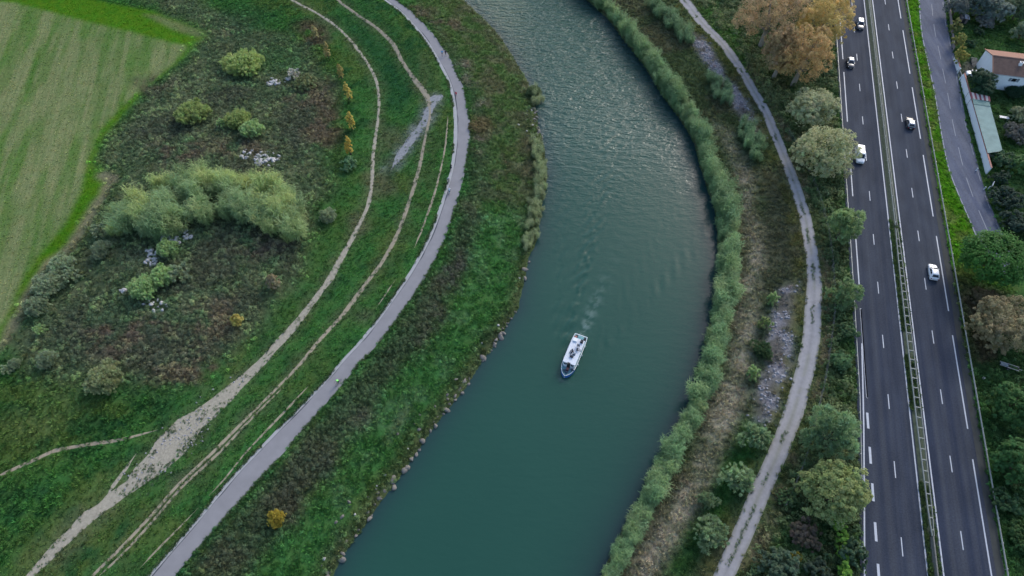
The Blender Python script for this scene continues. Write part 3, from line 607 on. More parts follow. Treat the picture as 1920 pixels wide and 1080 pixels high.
for i in range(14):
    v0, v1 = 78 - i * 6, 72 - i * 6; f = lambda v: float(np.interp(v, [0, 34.8, 47.4, 62, 78], [46.5, 48.25, 48.95, 49.7, 50.3]))
    b.quad((f(v1) - .12, v1, .006), (f(v1) + .12, v1, .006), (f(v0) + .12, v0, .006), (f(v0) - .12, v0, .006))
b.build('slip_lane_edge_line', PAINT, HWY)
mark('inner_edge_line', UL + 3.40, UL + 3.62, -25, 258); mark('inner_edge_line', UR - 3.62, UR - 3.40, -25, 258)
MEDM = mat('median_soil', (.060, .078, .048), .95, var=.45, scale=1.2, bump=.4)
b = MB()
for v in range(-24, 258, 6): b.quad((UL + 3.86, v, .004), (UR - 3.84, v, .004), (UR - 3.84, v + 6, .004), (UL + 3.86, v + 6, .004))
b.build('median_strip', MEDM, HWY)
SHM = mat('shoulder_grit', (.042, .046, .044), .95, var=.4, scale=.9, stretch=(1, .3, 1))
b = MB()
for i in range(46):
    v0 = -24 + 6 * i; j = lambda v: .35 * float(N1.fbm(v, 3.0, 5, 3))
    b.quad((HWR - 1.15 - j(v0), v0, .004), (HWR - .02, v0, .004), (HWR - .02, v0 + 6, .004), (HWR - 1.15 - j(v0 + 6), v0 + 6, .004))
b.build('dusty_shoulder', SHM, HWY)

GALV = mat('galvanised_steel', (.40, .42, .42), .5, .55, var=.15, scale=2)
OLDW = mat('weathered_rail', (.30, .31, .28), .7, .1, var=.25, scale=2)
POSTME = MB().box(-.06, .06, -.05, .05, -.25, .72).build('post', GALV, link_it=False)
def w_beam(b, u, v0, v1, z, face, hgt=.31):
    prof = [(0, -.5), (.07, -.34), (.01, -.05), (.01, .05), (.07, .34), (0, .5), (-.03, .5), (-.02, .05), (-.02, -.05), (-.03, -.5)]
    n = max(2, int((v1 - v0) / 4) + 1); rings = []
    for i in range(n):
        v = v0 + (v1 - v0) * i / (n - 1); zz = z(v) if callable(z) else z; uu = u(v) if callable(u) else u
        rings.append([(uu + face * a, v, zz + c * hgt) for a, c in prof])
    return b.loft(rings)
def guard(name, label, u, v0, v1, face, step=4.0, m=GALV):
    t = thing(name, label, 'guardrail', (*uv2xy(u if not callable(u) else u(v0), v0), 0), -PHI)
    uo = u if not callable(u) else u(v0)
    f = (lambda v: (u(v + v0) - uo)) if callable(u) else 0.0
    w_beam(MB(), f, 0, v1 - v0, .60, face).build('beam', m, t)
    v = .6
    while v < v1 - v0:
        o = link('post', POSTME, None, t); o.location = ((f(v) if callable(f) else 0) - face * .11, v, 0); v += step
    return t
guard('guardrail', 'galvanised guardrail along the left edge of the highway', lambda v: float(np.interp(v, [40, 66, 90, 262], [48.1, 49.0, 49.15, 48.95])), 50, 258, 1)
guard('guardrail', 'pale guardrail along the right edge of highway by the verge', lambda v: float(np.interp(v, [-20, 40, 105, 258], [69.55, 69.62, 69.75, 69.5])), -20, 258, -1, m=OLDW)
# median: double rail with cross spacers, narrower double rail beyond it, concrete barrier nearer
lad = thing('median_guardrail', 'double guardrail with ladder-like cross spacers in the central reservation', 'guardrail', (*uv2xy(58.95, 43), 0), -PHI)
hw = lambda v: float(np.interp(v, [0, 4, 20, 40, 60, 66], [.12, .30, .46, .46, .34, .16]))
w_beam(MB(), lambda v: -hw(v), 0, 66, .70, -1).build('beam', OLDW, lad); w_beam(MB(), lambda v: hw(v), 0, 66, .70, 1).build('beam', OLDW, lad)
v = 1.0; k = 0
while v < 65:
    w = hw(v) - .05
    MB().box(-w, w, -.07, .07, .72, .84).build('spacer', OLDW, lad).location = (0, v, 0)
    MB().box(-.06, .06, -.06, .06, -.05, .70).build('post', GALV, lad).location = (0, v, 0)
    v += 2.0; k += 1
far_r = thing('median_guardrail', 'narrow double guardrail of the central reservation toward the top', 'guardrail', (*uv2xy(59.0, 110), 0), -PHI)
w_beam(MB(), -.17, 0, 148, .66, -1).build('beam', OLDW, far_r); w_beam(MB(), .17, 0, 148, .66, 1).build('beam', OLDW, far_r)
for i in range(37):
    o = link('post', POSTME, None, far_r); o.location = (0, 1 + 4 * i, 0)
conc_b = thing('median_barrier', 'concrete barrier in the central reservation at the bottom of the picture', 'barrier', (*uv2xy(58.98, -20), 0), -PHI)
CONB = mat('barrier_concrete', (.17, .165, .15), .9, var=.25, scale=1.5, bump=.3)
prof = [(-.30, 0), (-.26, .10), (-.14, .32), (-.09, .80), (.09, .80), (.14, .32), (.26, .10), (.30, 0)]
for i in range(21):
    MB().loft([[(a, 3 * i + .01, c) for a, c in prof], [(a, 3 * i + 2.98, c) for a, c in prof]]).build('segment', CONB, conc_b)

# ------------------------------------------------------------------ frontage road
FRM = road_mat('frontage_asphalt', (.085, .098, .140), (.10, .112, .145), (.12, .13, .16))
Yf = np.arange(max(frontL.y0, frontR.y0) - 1, 245, 1.0)
Vl = np.column_stack([frontL.x(Yf), Yf, np.full(len(Yf), -.09)]); Vr = np.column_stack([frontR.x(Yf), Yf, np.full(len(Yf), -.09)])
qs = np.linspace(0, 1, 8); V = np.stack([Vl * (1 - q) + Vr * q for q in qs], 1)
idx = np.arange(len(Yf) * 8).reshape(-1, 8); F = np.stack([idx[:-1, :-1], idx[:-1, 1:], idx[1:, 1:], idx[1:, :-1]], -1).reshape(-1, 4)
me = fast_mesh('frontage_road', V.reshape(-1, 3), F, 4); add_attr(me, 'age', .5 + .5 * np.sin(V.reshape(-1, 3)[:, 1] * .11), 'FLOAT')
FRO = tag(link('frontage_road', me, FRM), 'narrow grey side road running beside the highway', kind='structure')
bare = np.maximum(bare, ((GX > frontL.x(GY)) & (GX < frontR.x(GY)))); bare = np.maximum(bare, ((uG > np.interp(vG, [-30, 35, 70, 262], [45.0, 47.6, 48.9, 48.9])) & (uG < HWR)))
WORN = mat('worn_paint', (.26, .28, .31), .8, var=.3, scale=1.2)
def fmark(name, q, y0, y1, w):
    Y = np.linspace(y0, y1, 6); X = frontL.x(Y) * (1 - q) + frontR.x(Y) * q; b = MB()
    for i in range(5): b.quad((X[i] - w / 2, Y[i], -.083), (X[i] + w / 2, Y[i], -.083), (X[i + 1] + w / 2, Y[i + 1], -.083), (X[i + 1] - w / 2, Y[i + 1], -.083))
    b.build(name, WORN, FRO)
for i in range(13): fmark('centre_dash', .5, 92 + i * 10, 92 + i * 10 + 6, .13)
for i in range(14): fmark('edge_dash', .94, 90 + i * 8.5, 90 + i * 8.5 + 4, .12); fmark('edge_line', .025, 88 + i * 10, 98 + i * 10, .22)
# slab of drive surfacing at the right edge of the picture under the trees is part of the same road

# ------------------------------------------------------------------ vehicles
GLASS = mat('car_glass', (.012, .016, .022), .06, spec=.7, var=0.02); TYRE = mat('tyre', (.02, .02, .02), .85); RIM = mat('alloy_rim', (.45, .46, .47), .35, .8)
LAMPW = mat('headlamp_glass', (.62, .66, .70), .12, spec=.8, var=.02); LAMPR = mat('tail_lamp', (.35, .015, .015), .2, spec=.6, var=.05); PLATE = mat('number_plate', (.62, .62, .58), .5); TRIM = mat('black_trim', (.018, .019, .021), .6)
def rrect(x0, x1, w, z, r, n=4):
    pts = []
    for cx, cy, a0 in ((x1 - r, w - r, 0), (x0 + r, w - r, 90), (x0 + r, -w + r, 180), (x1 - r, -w + r, 270)):
        for k in range(n + 1):
            a = R(a0 + 90 * k / n); pts.append((cx + r * math.cos(a), cy + r * math.sin(a), z))
    return pts
def wheel(t, x, y, rad, side):
    w = MB(); rings = []
    for q, rr in ((-.10, .82), (-.095, 1.0), (.095, 1.0), (.10, .82)):
        rings.append([(rad * rr * math.cos(a), q, rad * rr * math.sin(a)) for a in np.linspace(0, 2 * PI, 18, endpoint=False)])
    w.loft(rings); o = w.build('wheel', TYRE, t, True); o.location = (x, y, rad)
    rm = MB(); rr = rad * .66; rm.loft([[(rr * s * math.cos(a), side * q, rr * s * math.sin(a)) for a in np.linspace(0, 2 * PI, 14, endpoint=False)] for q, s in ((.088, 1.0), (.108, .94), (.104, .3))])
    rm.build('rim', RIM, o)
def car(name, label, paint, px, py, heading, L=4.15, W=1.78, Hh=1.48, kind='hatch', rails=False, roofm=None):
    x, y = G(px, py, .4); t = thing(name, label, 'car' if kind != 'van' else 'van', (x, y, 0), heading)
    w = W / 2; hl = L / 2; belt = .95 if kind != 'van' else 1.10
    st = []
    prof = [(-1.0, .80, .38, .86), (-.965, .93, .25, .96), (-.88, .99, .20, 1.0), (-.6, 1, .20, 1.0), (-.1, 1.0, .20, .99), (.30, 1, .20, .98), (.50, .99, .20, .965), (.72, .965, .20, .90), (.90, .90, .22, .82), (.97, .82, .27, .74), (1.0, .70, .36, .64)]
    if kind == 'van': prof = [(a, b, c, d if a < .45 else d * 1.03) for a, b, c, d in prof]
    rings = []
    for fx, fw, z0, fb in prof:
        hw_, zb = w * fw, belt * fb
        half = [(hw_ * .90, z0), (hw_ * .985, z0 + .13), (hw_, (z0 + zb) / 2), (hw_ * .985, zb - .10), (hw_ * .93, zb - .015), (hw_ * .60, zb + .025)]
        rings.append([(fx * hl, a, c) for a, c in half] + [(fx * hl, -a, c) for a, c in half[::-1]])
    body = MB().loft(rings).build('body', paint, t, True)
    # greenhouse
    if kind == 'van': xr0, xf0, xr1, xf1 = -hl * .985, hl * .60, -hl * .965, hl * .30
    elif kind == 'suv': xr0, xf0, xr1, xf1 = -hl * .95, hl * .46, -hl * .82, hl * .10
    else: xr0, xf0, xr1, xf1 = -hl * .93, hl * .50, -hl * .66, hl * .06
    wb, wt = w * .93, w * (.74 if kind != 'van' else .84); zb = belt - .03
    def at(f): return (xr0 + (xr1 - xr0) * f, xf0 + (xf1 - xf0) * f, wb + (wt - wb) * f, zb + (Hh - .07 - zb) * f)
    rg = []
    for f in (0, .5, 1.0):
        a, c, e, z = at(f); rg.append(rrect(a, c, e, z, .10))
    a, c, e, z = at(1); rg.append(rrect(a + .06, c - .08, e - .06, Hh - .015, .12)); rg.append(rrect(a + .22, c - .25, e - .22, Hh + .012, .14))
    MB().loft(rg).build('cabin', roofm or paint, t, True)
    def gpt(side, s, f, off=.012):
        a, c, e, z = at(f)
        if side in 'LR':
            sg = 1 if side == 'L' else -1; return (a + .10 + (c - a - .20) * s, sg * (e + off), z)
        if side == 'F': return (c + off * 1.3, (2 * s - 1) * (e - .11), z)
        return (a - off * 1.3, (2 * s - 1) * (e - .11), z)
    def pane(name, side, s0, s1, f0, f1, sk0=0, sk1=0):
        b = MB(); b.quad(gpt(side, s0, f0), gpt(side, s1, f0), gpt(side, s1 + sk1, f1), gpt(side, s0 + sk0, f1)); b.build(name, GLASS, t)
    pane('windscreen', 'F', 0.0, 1.0, .10, .95); 
    if kind != 'van': pane('rear_window', 'B', .02, .98, .22, .93)
    for sd_ in 'LR':
        if kind == 'van': pane('side_window', sd_, .70, .93, .16, .88)
        else:
            pane('side_window', sd_, .55, .93, .14, .90); pane('side_window', sd_, .20, .52, .14, .90)
            if kind == 'suv': pane('side_window', sd_, .04, .17, .2, .88)
    rad = .31 if kind == 'hatch' else .35
    for sx_ in (-.60, .62):
        for sy_ in (-1, 1): wheel(t, sx_ * hl, sy_ * (w - .085), rad, sy_)
    for sy_ in (-1, 1):
        MB().box(hl * .90, hl * .965, sy_ * w * .62 - .16, sy_ * w * .62 + .16, belt * .60, belt * .76, .02).build('headlamp', LAMPW, t)
        MB().box(-hl * 1.005, -hl * .945, sy_ * w * .74 - .09, sy_ * w * .74 + .09, belt * .62, belt * .90, .01).build('tail_lamp', LAMPR, t)
        MB().box(xf0 - .42, xf0 - .28, sy_ * (w + .02) - .09, sy_ * (w + .02) + .09, belt - .02, belt + .13, .02).build('mirror', paint, t)
        MB().box(-hl * .92, hl * .92, sy_ * w * .97 - .02, sy_ * w * .97 + .02, .17, .27).build('side_skirt', TRIM, t)
    MB().box(-hl * 1.012, -hl * .985, -.26, .26, belt * .52, belt * .64).build('number_plate', PLATE, t)
    MB().box(hl * .985, hl * 1.012, -.26, .26, belt * .36, belt * .46).build('number_plate', PLATE, t)
    MB().box(hl * .955, hl * 1.006, -.42, .42, belt * .50, belt * .60, .01).build('grille', TRIM, t)
    MB().box(-hl * 1.0, hl * .98, -w * .80, w * .80, .16, .24).build('underbody', TRIM, t)
    if kind == 'van':
        for i in range(5): MB().box(-hl * .9 + i * .42, -hl * .9 + i * .42 + .05, -wt * .9, wt * .9, Hh + .0, Hh + .035).build('roof_rib', paint, t)
    if rails:
        for sy_ in (-1, 1): MB().box(xr1 + .25, xf1 - .25, sy_ * (wt - .14) - .02, sy_ * (wt - .14) + .02, Hh - .01, Hh + .05, .005).build('roof_rail', RIM, t)
    return t
def paint(name, c, rough=.25): return mat(name, c, rough, 0, .9, var=.03, scale=.8, spec=.5)
BLACKP = paint('black_paint', (.022, .024, .032)); NAVYP = paint('dark_grey_paint', (.030, .034, .044)); WHITEP = paint('white_paint', (.72, .74, .76), .35); ROOFSHEEN = paint('roof_sky_sheen', (.42, .43, .45), .2)  # last one paints the sky's reflection into the roofs of dark cars
TOW = -PI / 2 - PHI; AWAY = PI / 2 - PHI
car('suv_car', 'black car with painted sky sheen on its roof at the top of left carriageway, near the median', NAVYP, 1612, 47, TOW, 4.45, 1.85, 1.64, 'suv', True, ROOFSHEEN)
car('hatchback_car', 'black car with painted sky sheen on its roof in outer lane of the left carriageway', BLACKP, 1594, 119, TOW, 4.0, 1.76, 1.52, 'hatch', roofm=ROOFSHEEN)
car('delivery_van', 'white van beside the willow trees on the left carriageway', WHITEP, 1611, 293, TOW, 4.9, 1.95, 1.95, 'van')
car('hatchback_car', 'black car with shining roof on the right carriageway', BLACKP, 1706, 232, AWAY, 4.0, 1.78, 1.50, 'hatch', roofm=ROOFSHEEN)
car('hatchback_car', 'white car driving away on the right carriageway', WHITEP, 1749, 511, AWAY, 3.95, 1.76, 1.50, 'hatch')

# ------------------------------------------------------------------ road signs, marker posts
SIGNW = mat('sign_white', (.70, .73, .75), .5, var=.04); SIGNB = mat('sign_blue', (.10, .28, .42), .5, var=.08)
def road_sign(label, px, py, w, h, hz):
    x, y, z = GZ(px, py, hz); t = thing('road_sign', label, 'sign', (x, y, z), -PHI)
    MB().tube([(-w * .3, 0, -.4), (-w * .3, 0, hz)], .05, 8).build('post', GALV, t); MB().tube([(w * .3, 0, -.4), (w * .3, 0, hz)], .05, 8).build('post', GALV, t)
    p_ = MB().box(-w / 2, w / 2, .055, .085, hz - h, hz).build('panel', SIGNW, t)
    MB().box(-w / 2 + .06, w / 2 - .06, .086, .092, hz - h + .06, hz - .06).build('face', SIGNB, p_)
    MB().box(-w / 2, w / 2, .0, .054, hz - h * .75, hz - h * .75 + .06).build('bracket', GALV, t); MB().box(-w / 2, w / 2, .0, .054, hz - h * .25, hz - h * .25 + .06).build('bracket', GALV, t)
road_sign('pale blue and white road sign above the yellowish trees left of highway', 1611, 882, 1.35, .9, 2.6)
road_sign('small pale road sign behind the bushes at lower left edge of highway', 1617, 1026, .9, .7, 2.0)
def marker(label, px, py, h, w):
    x, y, z = GT(px, py); t = thing('marker_post', label, 'post', (x, y, z), -PHI)
    MB().box(-w / 2, w / 2, -.06, .06, -.15, h, .01).build('post', SIGNW, t); MB().box(-w / 2 - .004, w / 2 + .004, -.066, .066, h * .72, h * .82).build('band', SIGNB, t)
marker('white marker post on the grass verge beside the white garden wall', 1829, 321, 1.0, .22)
marker('short white marker post at the edge of side road below garden wall', 1844, 356, 1.0, .2)
marker('white marker post nearest to the white signboard below garden wall', 1852, 355, 1.0, .2)
x, y, z = GT(1856, 352); t = thing('notice_board', 'white signboard on posts below the end of the garden wall', 'sign', (x, y, z), R(55))
MB().box(-.75, .75, -.03, .03, .9, 1.5).build('panel', SIGNW, t)
for s in (-.55, .55): MB().box(s - .05, s + .05, -.09, -.031, -.2, 1.5).build('post', GALV, t)

# wire fence between the gravel track and the trees
FP = smooth_pts(GTp([(1478,250),(1500,290),(1530,360),(1547,417),(1557,477),(1562,547),(1562,590),(1553,660),(1545,712),(1527,787),(1510,853),(1490,907),(1470,950)]), 2.6)
FENCEP = mat('fence_post', (.20, .19, .17), .9, var=.2); WIRE = mat('fence_wire', (.16, .17, .17), .6, .4)
t = thing('wire_fence', 'wire fence with posts between the gravel track and highway trees', 'fence', (FP[0][0], FP[0][1], float(H(*FP[0]))))
ox, oy, oz = t.location
fz = H(FP[:, 0], FP[:, 1]); fpm = MB().box(-.05, .05, -.05, .05, -.3, 1.35, .01).build('post', FENCEP, link_it=False)
for (x, y), z in zip(FP, fz):
    o = link('post', fpm, None, t); o.location = (x - ox, y - oy, z - oz)
for hgt in (.35, .75, 1.2): MB().tube([(x - ox, y - oy, z - oz + hgt) for (x, y), z in zip(FP, fz)], .018, 4).build('wire', WIRE, t)

# ------------------------------------------------------------------ house, garden walls, sheds
STUCCO = mat('white_render', (.78, .81, .83), .9, var=.07, scale=.7, bump=.15); TILE = mat('roof_tile', (.125, .082, .066), .9, var=.42, scale=1.6, bump=.3); RIDGE_LIT = mat('ridge_and_lit_slope', (.36, .20, .14), .9, var=.2)
def corrug(p00, p10, p11, p01, period, amp, rows=6):
    """ribbed sheet: ribs run from the p00-p10 edge to the p01-p11 edge"""
    p00, p10, p11, p01 = (np.array(q, float) for q in (p00, p10, p11, p01)); L = np.linalg.norm(p10 - p00); n = int(L / period) * 4 + 1
    nn = np.cross(p10 - p00, p01 - p00); nn /= np.linalg.norm(nn); nn = nn if nn[2] > 0 else -nn
    s = np.linspace(0, 1, n); tt = np.linspace(0, 1, rows); V = []
    for q in tt:
        a = p00 * (1 - q) + p01 * q; b = p10 * (1 - q) + p11 * q
        V.append(a + (b - a) * s[:, None] + nn * (amp * np.cos(np.arange(n) * PI / 2))[:, None])
    V = np.array(V); idx = np.arange(V.size // 3).reshape(rows, n); F = np.stack([idx[:-1, :-1], idx[:-1, 1:], idx[1:, 1:], idx[1:, :-1]], -1).reshape(-1, 4)
    V2 = V - nn * .06; k = idx.size
    F2 = F[:, ::-1] + k; return np.vstack([V.reshape(-1, 3), V2.reshape(-1, 3)]), np.vstack([F, F2])
def sheet(name, P, m, period, amp, parent, rows=6):
    V, F = corrug(*P, period, amp, rows); return link(name, fast_mesh(name, V, F, 4), m, parent)
hx, hy = G(1842, 164, -.1); HA = R(-12)
t = thing('house', 'white rendered house with brown tiled roof at the right edge', 'house', (hx, hy, -.12), HA)
Lh, Dh, Eh, Rh = 16., 9.4, 4.75, 6.30
b = MB(); b.v = [(0, 0, -.3), (Lh, 0, -.3), (Lh, Dh, -.3), (0, Dh, -.3), (0, 0, Eh), (Lh, 0, Eh), (Lh, Dh, Eh), (0, Dh, Eh), (0, Dh / 2, Rh - .08), (Lh, Dh / 2, Rh - .08)]
b.f = [(0, 1, 5, 4), (2, 3, 7, 6), (3, 0, 4, 8, 7), (1, 2, 6, 9, 5), (3, 2, 1, 0)]; b.build('wall', STUCCO, t)
sl = (Rh - Eh) / (Dh / 2); ov = .45
rn = sheet('roof', [(-.12, -ov, Eh - sl * ov + .05), (Lh + .1, -ov, Eh - sl * ov + .05), (Lh + .1, Dh / 2, Rh + .05), (-.12, Dh / 2, Rh + .05)], TILE, .28, .05, t, 14)
rf = sheet('roof', [(-.12, Dh + ov, Eh - sl * ov + .05), (Lh + .1, Dh + ov, Eh - sl * ov + .05), (Lh + .1, Dh / 2, Rh + .05), (-.12, Dh / 2, Rh + .05)], RIDGE_LIT, .28, .05, t, 14)  # far slope in the orange tile: its lit look is painted as colour
MB().tube([(-.2, Dh / 2, Rh + .07), (Lh + .2, Dh / 2, Rh + .07)], .17, 8).build('ridge_cap', RIDGE_LIT, t)
for y0, y1 in ((-ov, Dh / 2), (Dh + ov, Dh / 2)):
    MB().tube([(-.16, y0, Eh - sl * ov + .08), (-.16, y1, Rh + .08)], .12, 6).build('verge_tile', RIDGE_LIT, t)
ch = MB().box(6.0, 6.65, 2.6, 3.2, 5.2, 6.5).build('chimney', STUCCO, t); MB().box(5.92, 6.73, 2.52, 3.28, 6.501, 6.59).build('cap', SIGNW, ch); MB().box(6.12, 6.53, 2.7, 3.1, 6.591, 6.66).build('flue', TRIM, ch)
WOODB = mat('shutter_grey', (.20, .23, .26), .7, var=.15)
for wx_ in (5.2, 10.5):
    f_ = MB().box(wx_ - .06, wx_ + 1.16, -.05, -.001, 2.75, 3.75).build('window', SIGNW, t); MB().box(wx_, wx_ + 1.1, -.062, -.052, 2.81, 3.69).build('pane', GLASS, f_)
    MB().box(wx_ - .15, wx_ + 1.25, -.18, -.051, 2.66, 2.749).build('sill', STUCCO, f_)
    for s in (-.66, 1.22): MB().box(wx_ + s, wx_ + s + .54, -.045, -.002, 2.76, 3.74).build('shutter', WOODB, t)
MB().tube([(.35, -.12, -.2), (.35, -.12, Eh - .1)], .05, 8).build('downpipe', WOODB, t); MB().tube([(-.1, -ov - .06, Eh - .18), (Lh, -ov - .06, Eh - .18)], .07, 8).build('gutter', WOODB, t)
# steps / dark slatted structure by the gable
gxy = GT(1828, 128); DARKW = mat('dark_slats', (.030, .045, .055), .7, var=.2)
t = thing('slatted_stair', 'dark slatted outdoor steps against the gable of the white house', 'stairs', gxy, HA)
for i in range(8): MB().box(-.75, .75, .45 * i, .45 * i + .34, .05 + .10 * i, .12 + .10 * i).build('tread', DARKW, t)
for s in (-.72, .66): MB().quad((s, 0, -.1), (s, 3.6, -.1), (s, 3.6, .80), (s, 0, .02)).quad((s + .06, 0, -.1), (s + .06, 3.6, -.1), (s + .06, 3.6, .80), (s + .06, 0, .02)).build('stringer', DARKW, t)
COPE = mat('coping_tile', (.34, .17, .13), .9, var=.25, scale=2)
def garden_wall(label, px, h, th, m=STUCCO, cope=True, name='garden_wall'):
    P = smooth_pts(GTp(px), 2.0); o0 = P[0]; t = thing(name, label, 'wall', (o0[0], o0[1], -.15)); T = np.gradient(P, axis=0); T /= np.hypot(T[:, 0], T[:, 1])[:, None]; Nn = np.stack([-T[:, 1], T[:, 0]], -1)
    def body(a0, a1, z0, z1): return [[(p[0] - o0[0] + n_[0] * a, p[1] - o0[1] + n_[1] * a, z) for a, z in ((a0, z0), (a1, z0), (a1, z1), (a0, z1))] for p, n_ in zip(P, Nn)]
    MB().loft(body(-th / 2, th / 2, -.2, h)).build('wall', m, t)
    if cope:
        for i in range(len(P) - 1):
            q = body(-th / 2 - .05, th / 2 + .07, h + .002, h + .09); a, c = q[i], q[i + 1]
            a2 = [tuple(np.array(u_) * .99 + np.array(w_) * .01) for u_, w_ in zip(a, c)]; MB().loft([a2, c]).build('coping_tile', COPE, t)
    return t
garden_wall('long white garden wall with red coping beside the side road', [(1800,150),(1808,180),(1821,226),(1833,270),(1849,327)], 2.1, .24)
garden_wall('short white garden wall on the far side of the gate', [(1788,112),(1791,122),(1794.5,134)], 1.45, .24)
garden_wall('low pinkish garden fence wall along the side road at the top', [(1776,2),(1780,30),(1783,55),(1787,95)], 1.0, .15, mat('pink_render', (.26, .22, .215), .9, var=.25, scale=1.5), False)
gA, gB = np.array(G(1795.5, 137, 0)), np.array(G(1799.5, 149, 0)); d = gB - gA; L = np.hypot(*d)
t = thing('garden_gate', 'slim metal garden gate between the two white walls', 'gate', (gA[0], gA[1], -.12), math.atan2(d[1], d[0]))
GATEM = mat('gate_metal', (.16, .20, .24), .5, .3)
for z in (.15, 1.15): MB().box(.05, L - .05, -.03, .03, z, z + .07).build('rail', GATEM, t)
for i in range(12): MB().box(.1 + (L - .2) * i / 11 - .02, .1 + (L - .2) * i / 11 + .02, -.02, .02, .221, 1.149).build('bar', GATEM, t)
for x in (-.1, L + .1): MB().box(x - .14, x + .14, -.14, .14, -.2, 1.6).build('pillar', STUCCO, t)
# shed with green corrugated roof
GREENR = mat('green_sheet', (.20, .29, .265), .8, var=.28, scale=.45, stretch=(1, 1, 1), bump=.1); DKGREEN = mat('green_sheet_new', (.105, .20, .185), .7, var=.15)
z0 = 2.1; c = [np.array([*G(a, b_, zz), zz]) for a, b_, zz in ((1825, 194, 2.2), (1857, 199, 2.0), (1880, 283, 2.0), (1852, 287, 2.2))]
o0 = np.array([c[0][0], c[0][1], -.12]); t = thing('garden_shed', 'long low shed with pale green corrugated roof behind garden wall', 'shed', tuple(o0))
cl = [q - o0 for q in c]
sheet('roof', [cl[0], cl[3], cl[2], cl[1]], GREENR, .30, .03, t, 5)
c2 = [np.array([*G(a, b_, zz), zz]) - o0 for a, b_, zz in ((1823, 184, 2.26), (1855, 189.5, 2.06), (1857.5, 200, 2.06), (1825.5, 195, 2.26))]
sheet('roof_extension', [c2[0], c2[3], c2[2], c2[1]], DKGREEN, .30, .03, t, 4)
ins = [np.array(cl[0]) * .96 + np.array(cl[2]) * .04, np.array(cl[1]) * .96 + np.array(cl[3]) * .04, np.array(cl[2]) * .96 + np.array(cl[0]) * .04, np.array(cl[3]) * .96 + np.array(cl[1]) * .04]
MB().loft([[(q[0], q[1], -.2) for q in ins], [(q[0], q[1], q[2] - .1) for q in ins]]).build('wall', mat('shed_wall', (.20, .22, .22), .9, var=.2), t)
aw = [np.array([*G(a, b_, zz), zz]) for a, b_, zz in ((1817, 172, 2.5), (1856, 181, 2.5), (1857, 190, 2.2), (1821, 185, 2.2))]
o0 = np.array([aw[3][0], aw[3][1], -.12]); t = thing('striped_awning', 'red and white striped awning at the far end of green shed', 'awning', tuple(o0))
RED = mat('awning_red', (.20, .065, .075), .85, var=.15); CREAM = mat('awning_cream', (.44, .41, .38), .85, var=.1)
for i in range(9):
    f0, f1 = i / 9, (i + 1) / 9; q = [aw[0] + (aw[1] - aw[0]) * f0, aw[0] + (aw[1] - aw[0]) * f1, aw[3] + (aw[2] - aw[3]) * f1, aw[3] + (aw[2] - aw[3]) * f0]; q = [v_ - o0 for v_ in q]
    MB().loft([[tuple(v_) for v_ in q], [tuple(v_ + np.array([0, 0, .03])) for v_ in q]]).build('stripe', RED if i % 2 == 0 else CREAM, t)
for q in aw: MB().tube([(q[0] - o0[0], q[1] - o0[1], -.1), (q[0] - o0[0], q[1] - o0[1], q[2] - o0[2] - .005)], .04, 6).build('post', GATEM, t)
# small hut among the trees, garden table, trailer, bucket
x, y, z = GT(1803, 41); t = thing('garden_hut', 'tiny garden hut with grey sheet roof among the trees at top right', 'hut', (x, y, z), R(-14)); HUTW = mat('hut_wood', (.17, .14, .12), .9, var=.25); HUTR = mat('hut_roof', (.30, .33, .37), .6, var=.15)
MB().box(-1.0, 1.0, -.9, .9, -.1, 1.7).build('wall', HUTW, t); sheet('roof', [(-.05, -1.1, 1.72), (1.25, -1.1, 1.62), (1.25, 1.1, 1.62), (-.05, 1.1, 1.92)], HUTR, .2, .02, t, 3); sheet('roof', [(-1.2, -1.1, 1.5), (-.06, -1.1, 1.72), (-.06, 1.1, 1.92), (-1.2, 1.1, 1.6)], mat('hut_roof_dark', (.05, .06, .075), .7), .2, .02, t, 3)
MB().box(-.4, .4, -.93, -.901, -.1, 1.45).build('door', TRIM, t)
x, y, z = GT(1880, 224); t = thing('garden_table', 'white garden table on the lawn right of the green shed', 'table', (x, y, z), R(-14)); PLA = mat('white_plastic', (.66, .66, .63), .5)
for i in range(3): MB().box(-1.1, 1.1, -.42 + .29 * i, -.16 + .29 * i, .70, .74).build('board', PLA, t)
for sx_ in (-.9, .9):
    for sy_ in (-.32, .32): MB().box(sx_ - .04, sx_ + .04, sy_ - .04, sy_ + .04, -.03, .699).build('leg', PLA, t)
x, y, z = GT(1890, 689); t = thing('flat_trailer', 'dark metal trailer frame standing on grass under the brown tree', 'trailer', (x, y, z), R(-24)); DM = mat('dark_metal', (.05, .06, .065), .5, .5); PM = mat('pale_metal', (.36, .38, .38), .5, .4)
for yy in (-.42, .0, .42): MB().box(-1.7, 1.6, yy - .04, yy + .04, .50, .58).build('rail', PM if yy else DM, t)
for xx in (-1.6, -.8, 0., .8, 1.5): MB().box(xx - .035, xx + .035, -.46, .46, .42, .499).build('crossbar', DM, t)
MB().box(-1.6, -.3, -.36, .36, .582, .70, .02).build('toolbox', mat('blue_grey_box', (.12, .16, .19), .6), t)
for sy_ in (-1, 1): wheel(t, -.2, sy_ * .62, .28, sy_)
MB().tube([(-.2, -.6, .28), (-.2, .6, .28)], .035, 6).build('axle', DM, t); MB().tube([(1.6, 0, .54), (2.1, 0, .5), (2.15, 0, .0)], .04, 6).build('drawbar', PM, t)
x, y, z = GT(1843, 710); t = thing('bucket', 'small white bucket on dark grass right of the highway', 'bucket', (x, y, z))
MB().loft([[(r_ * math.cos(a), r_ * math.sin(a), q) for a in np.linspace(0, 2 * PI, 14, endpoint=False)] for r_, q in ((.16, -.01), (.21, .38), (.19, .38), (.145, .03))]).build('pail', PLA, t, True)
MB().tube([(.2, 0, .36), (.24, .12, .2), (.24, .2, .1)], .012, 5).build('handle', GALV, t)
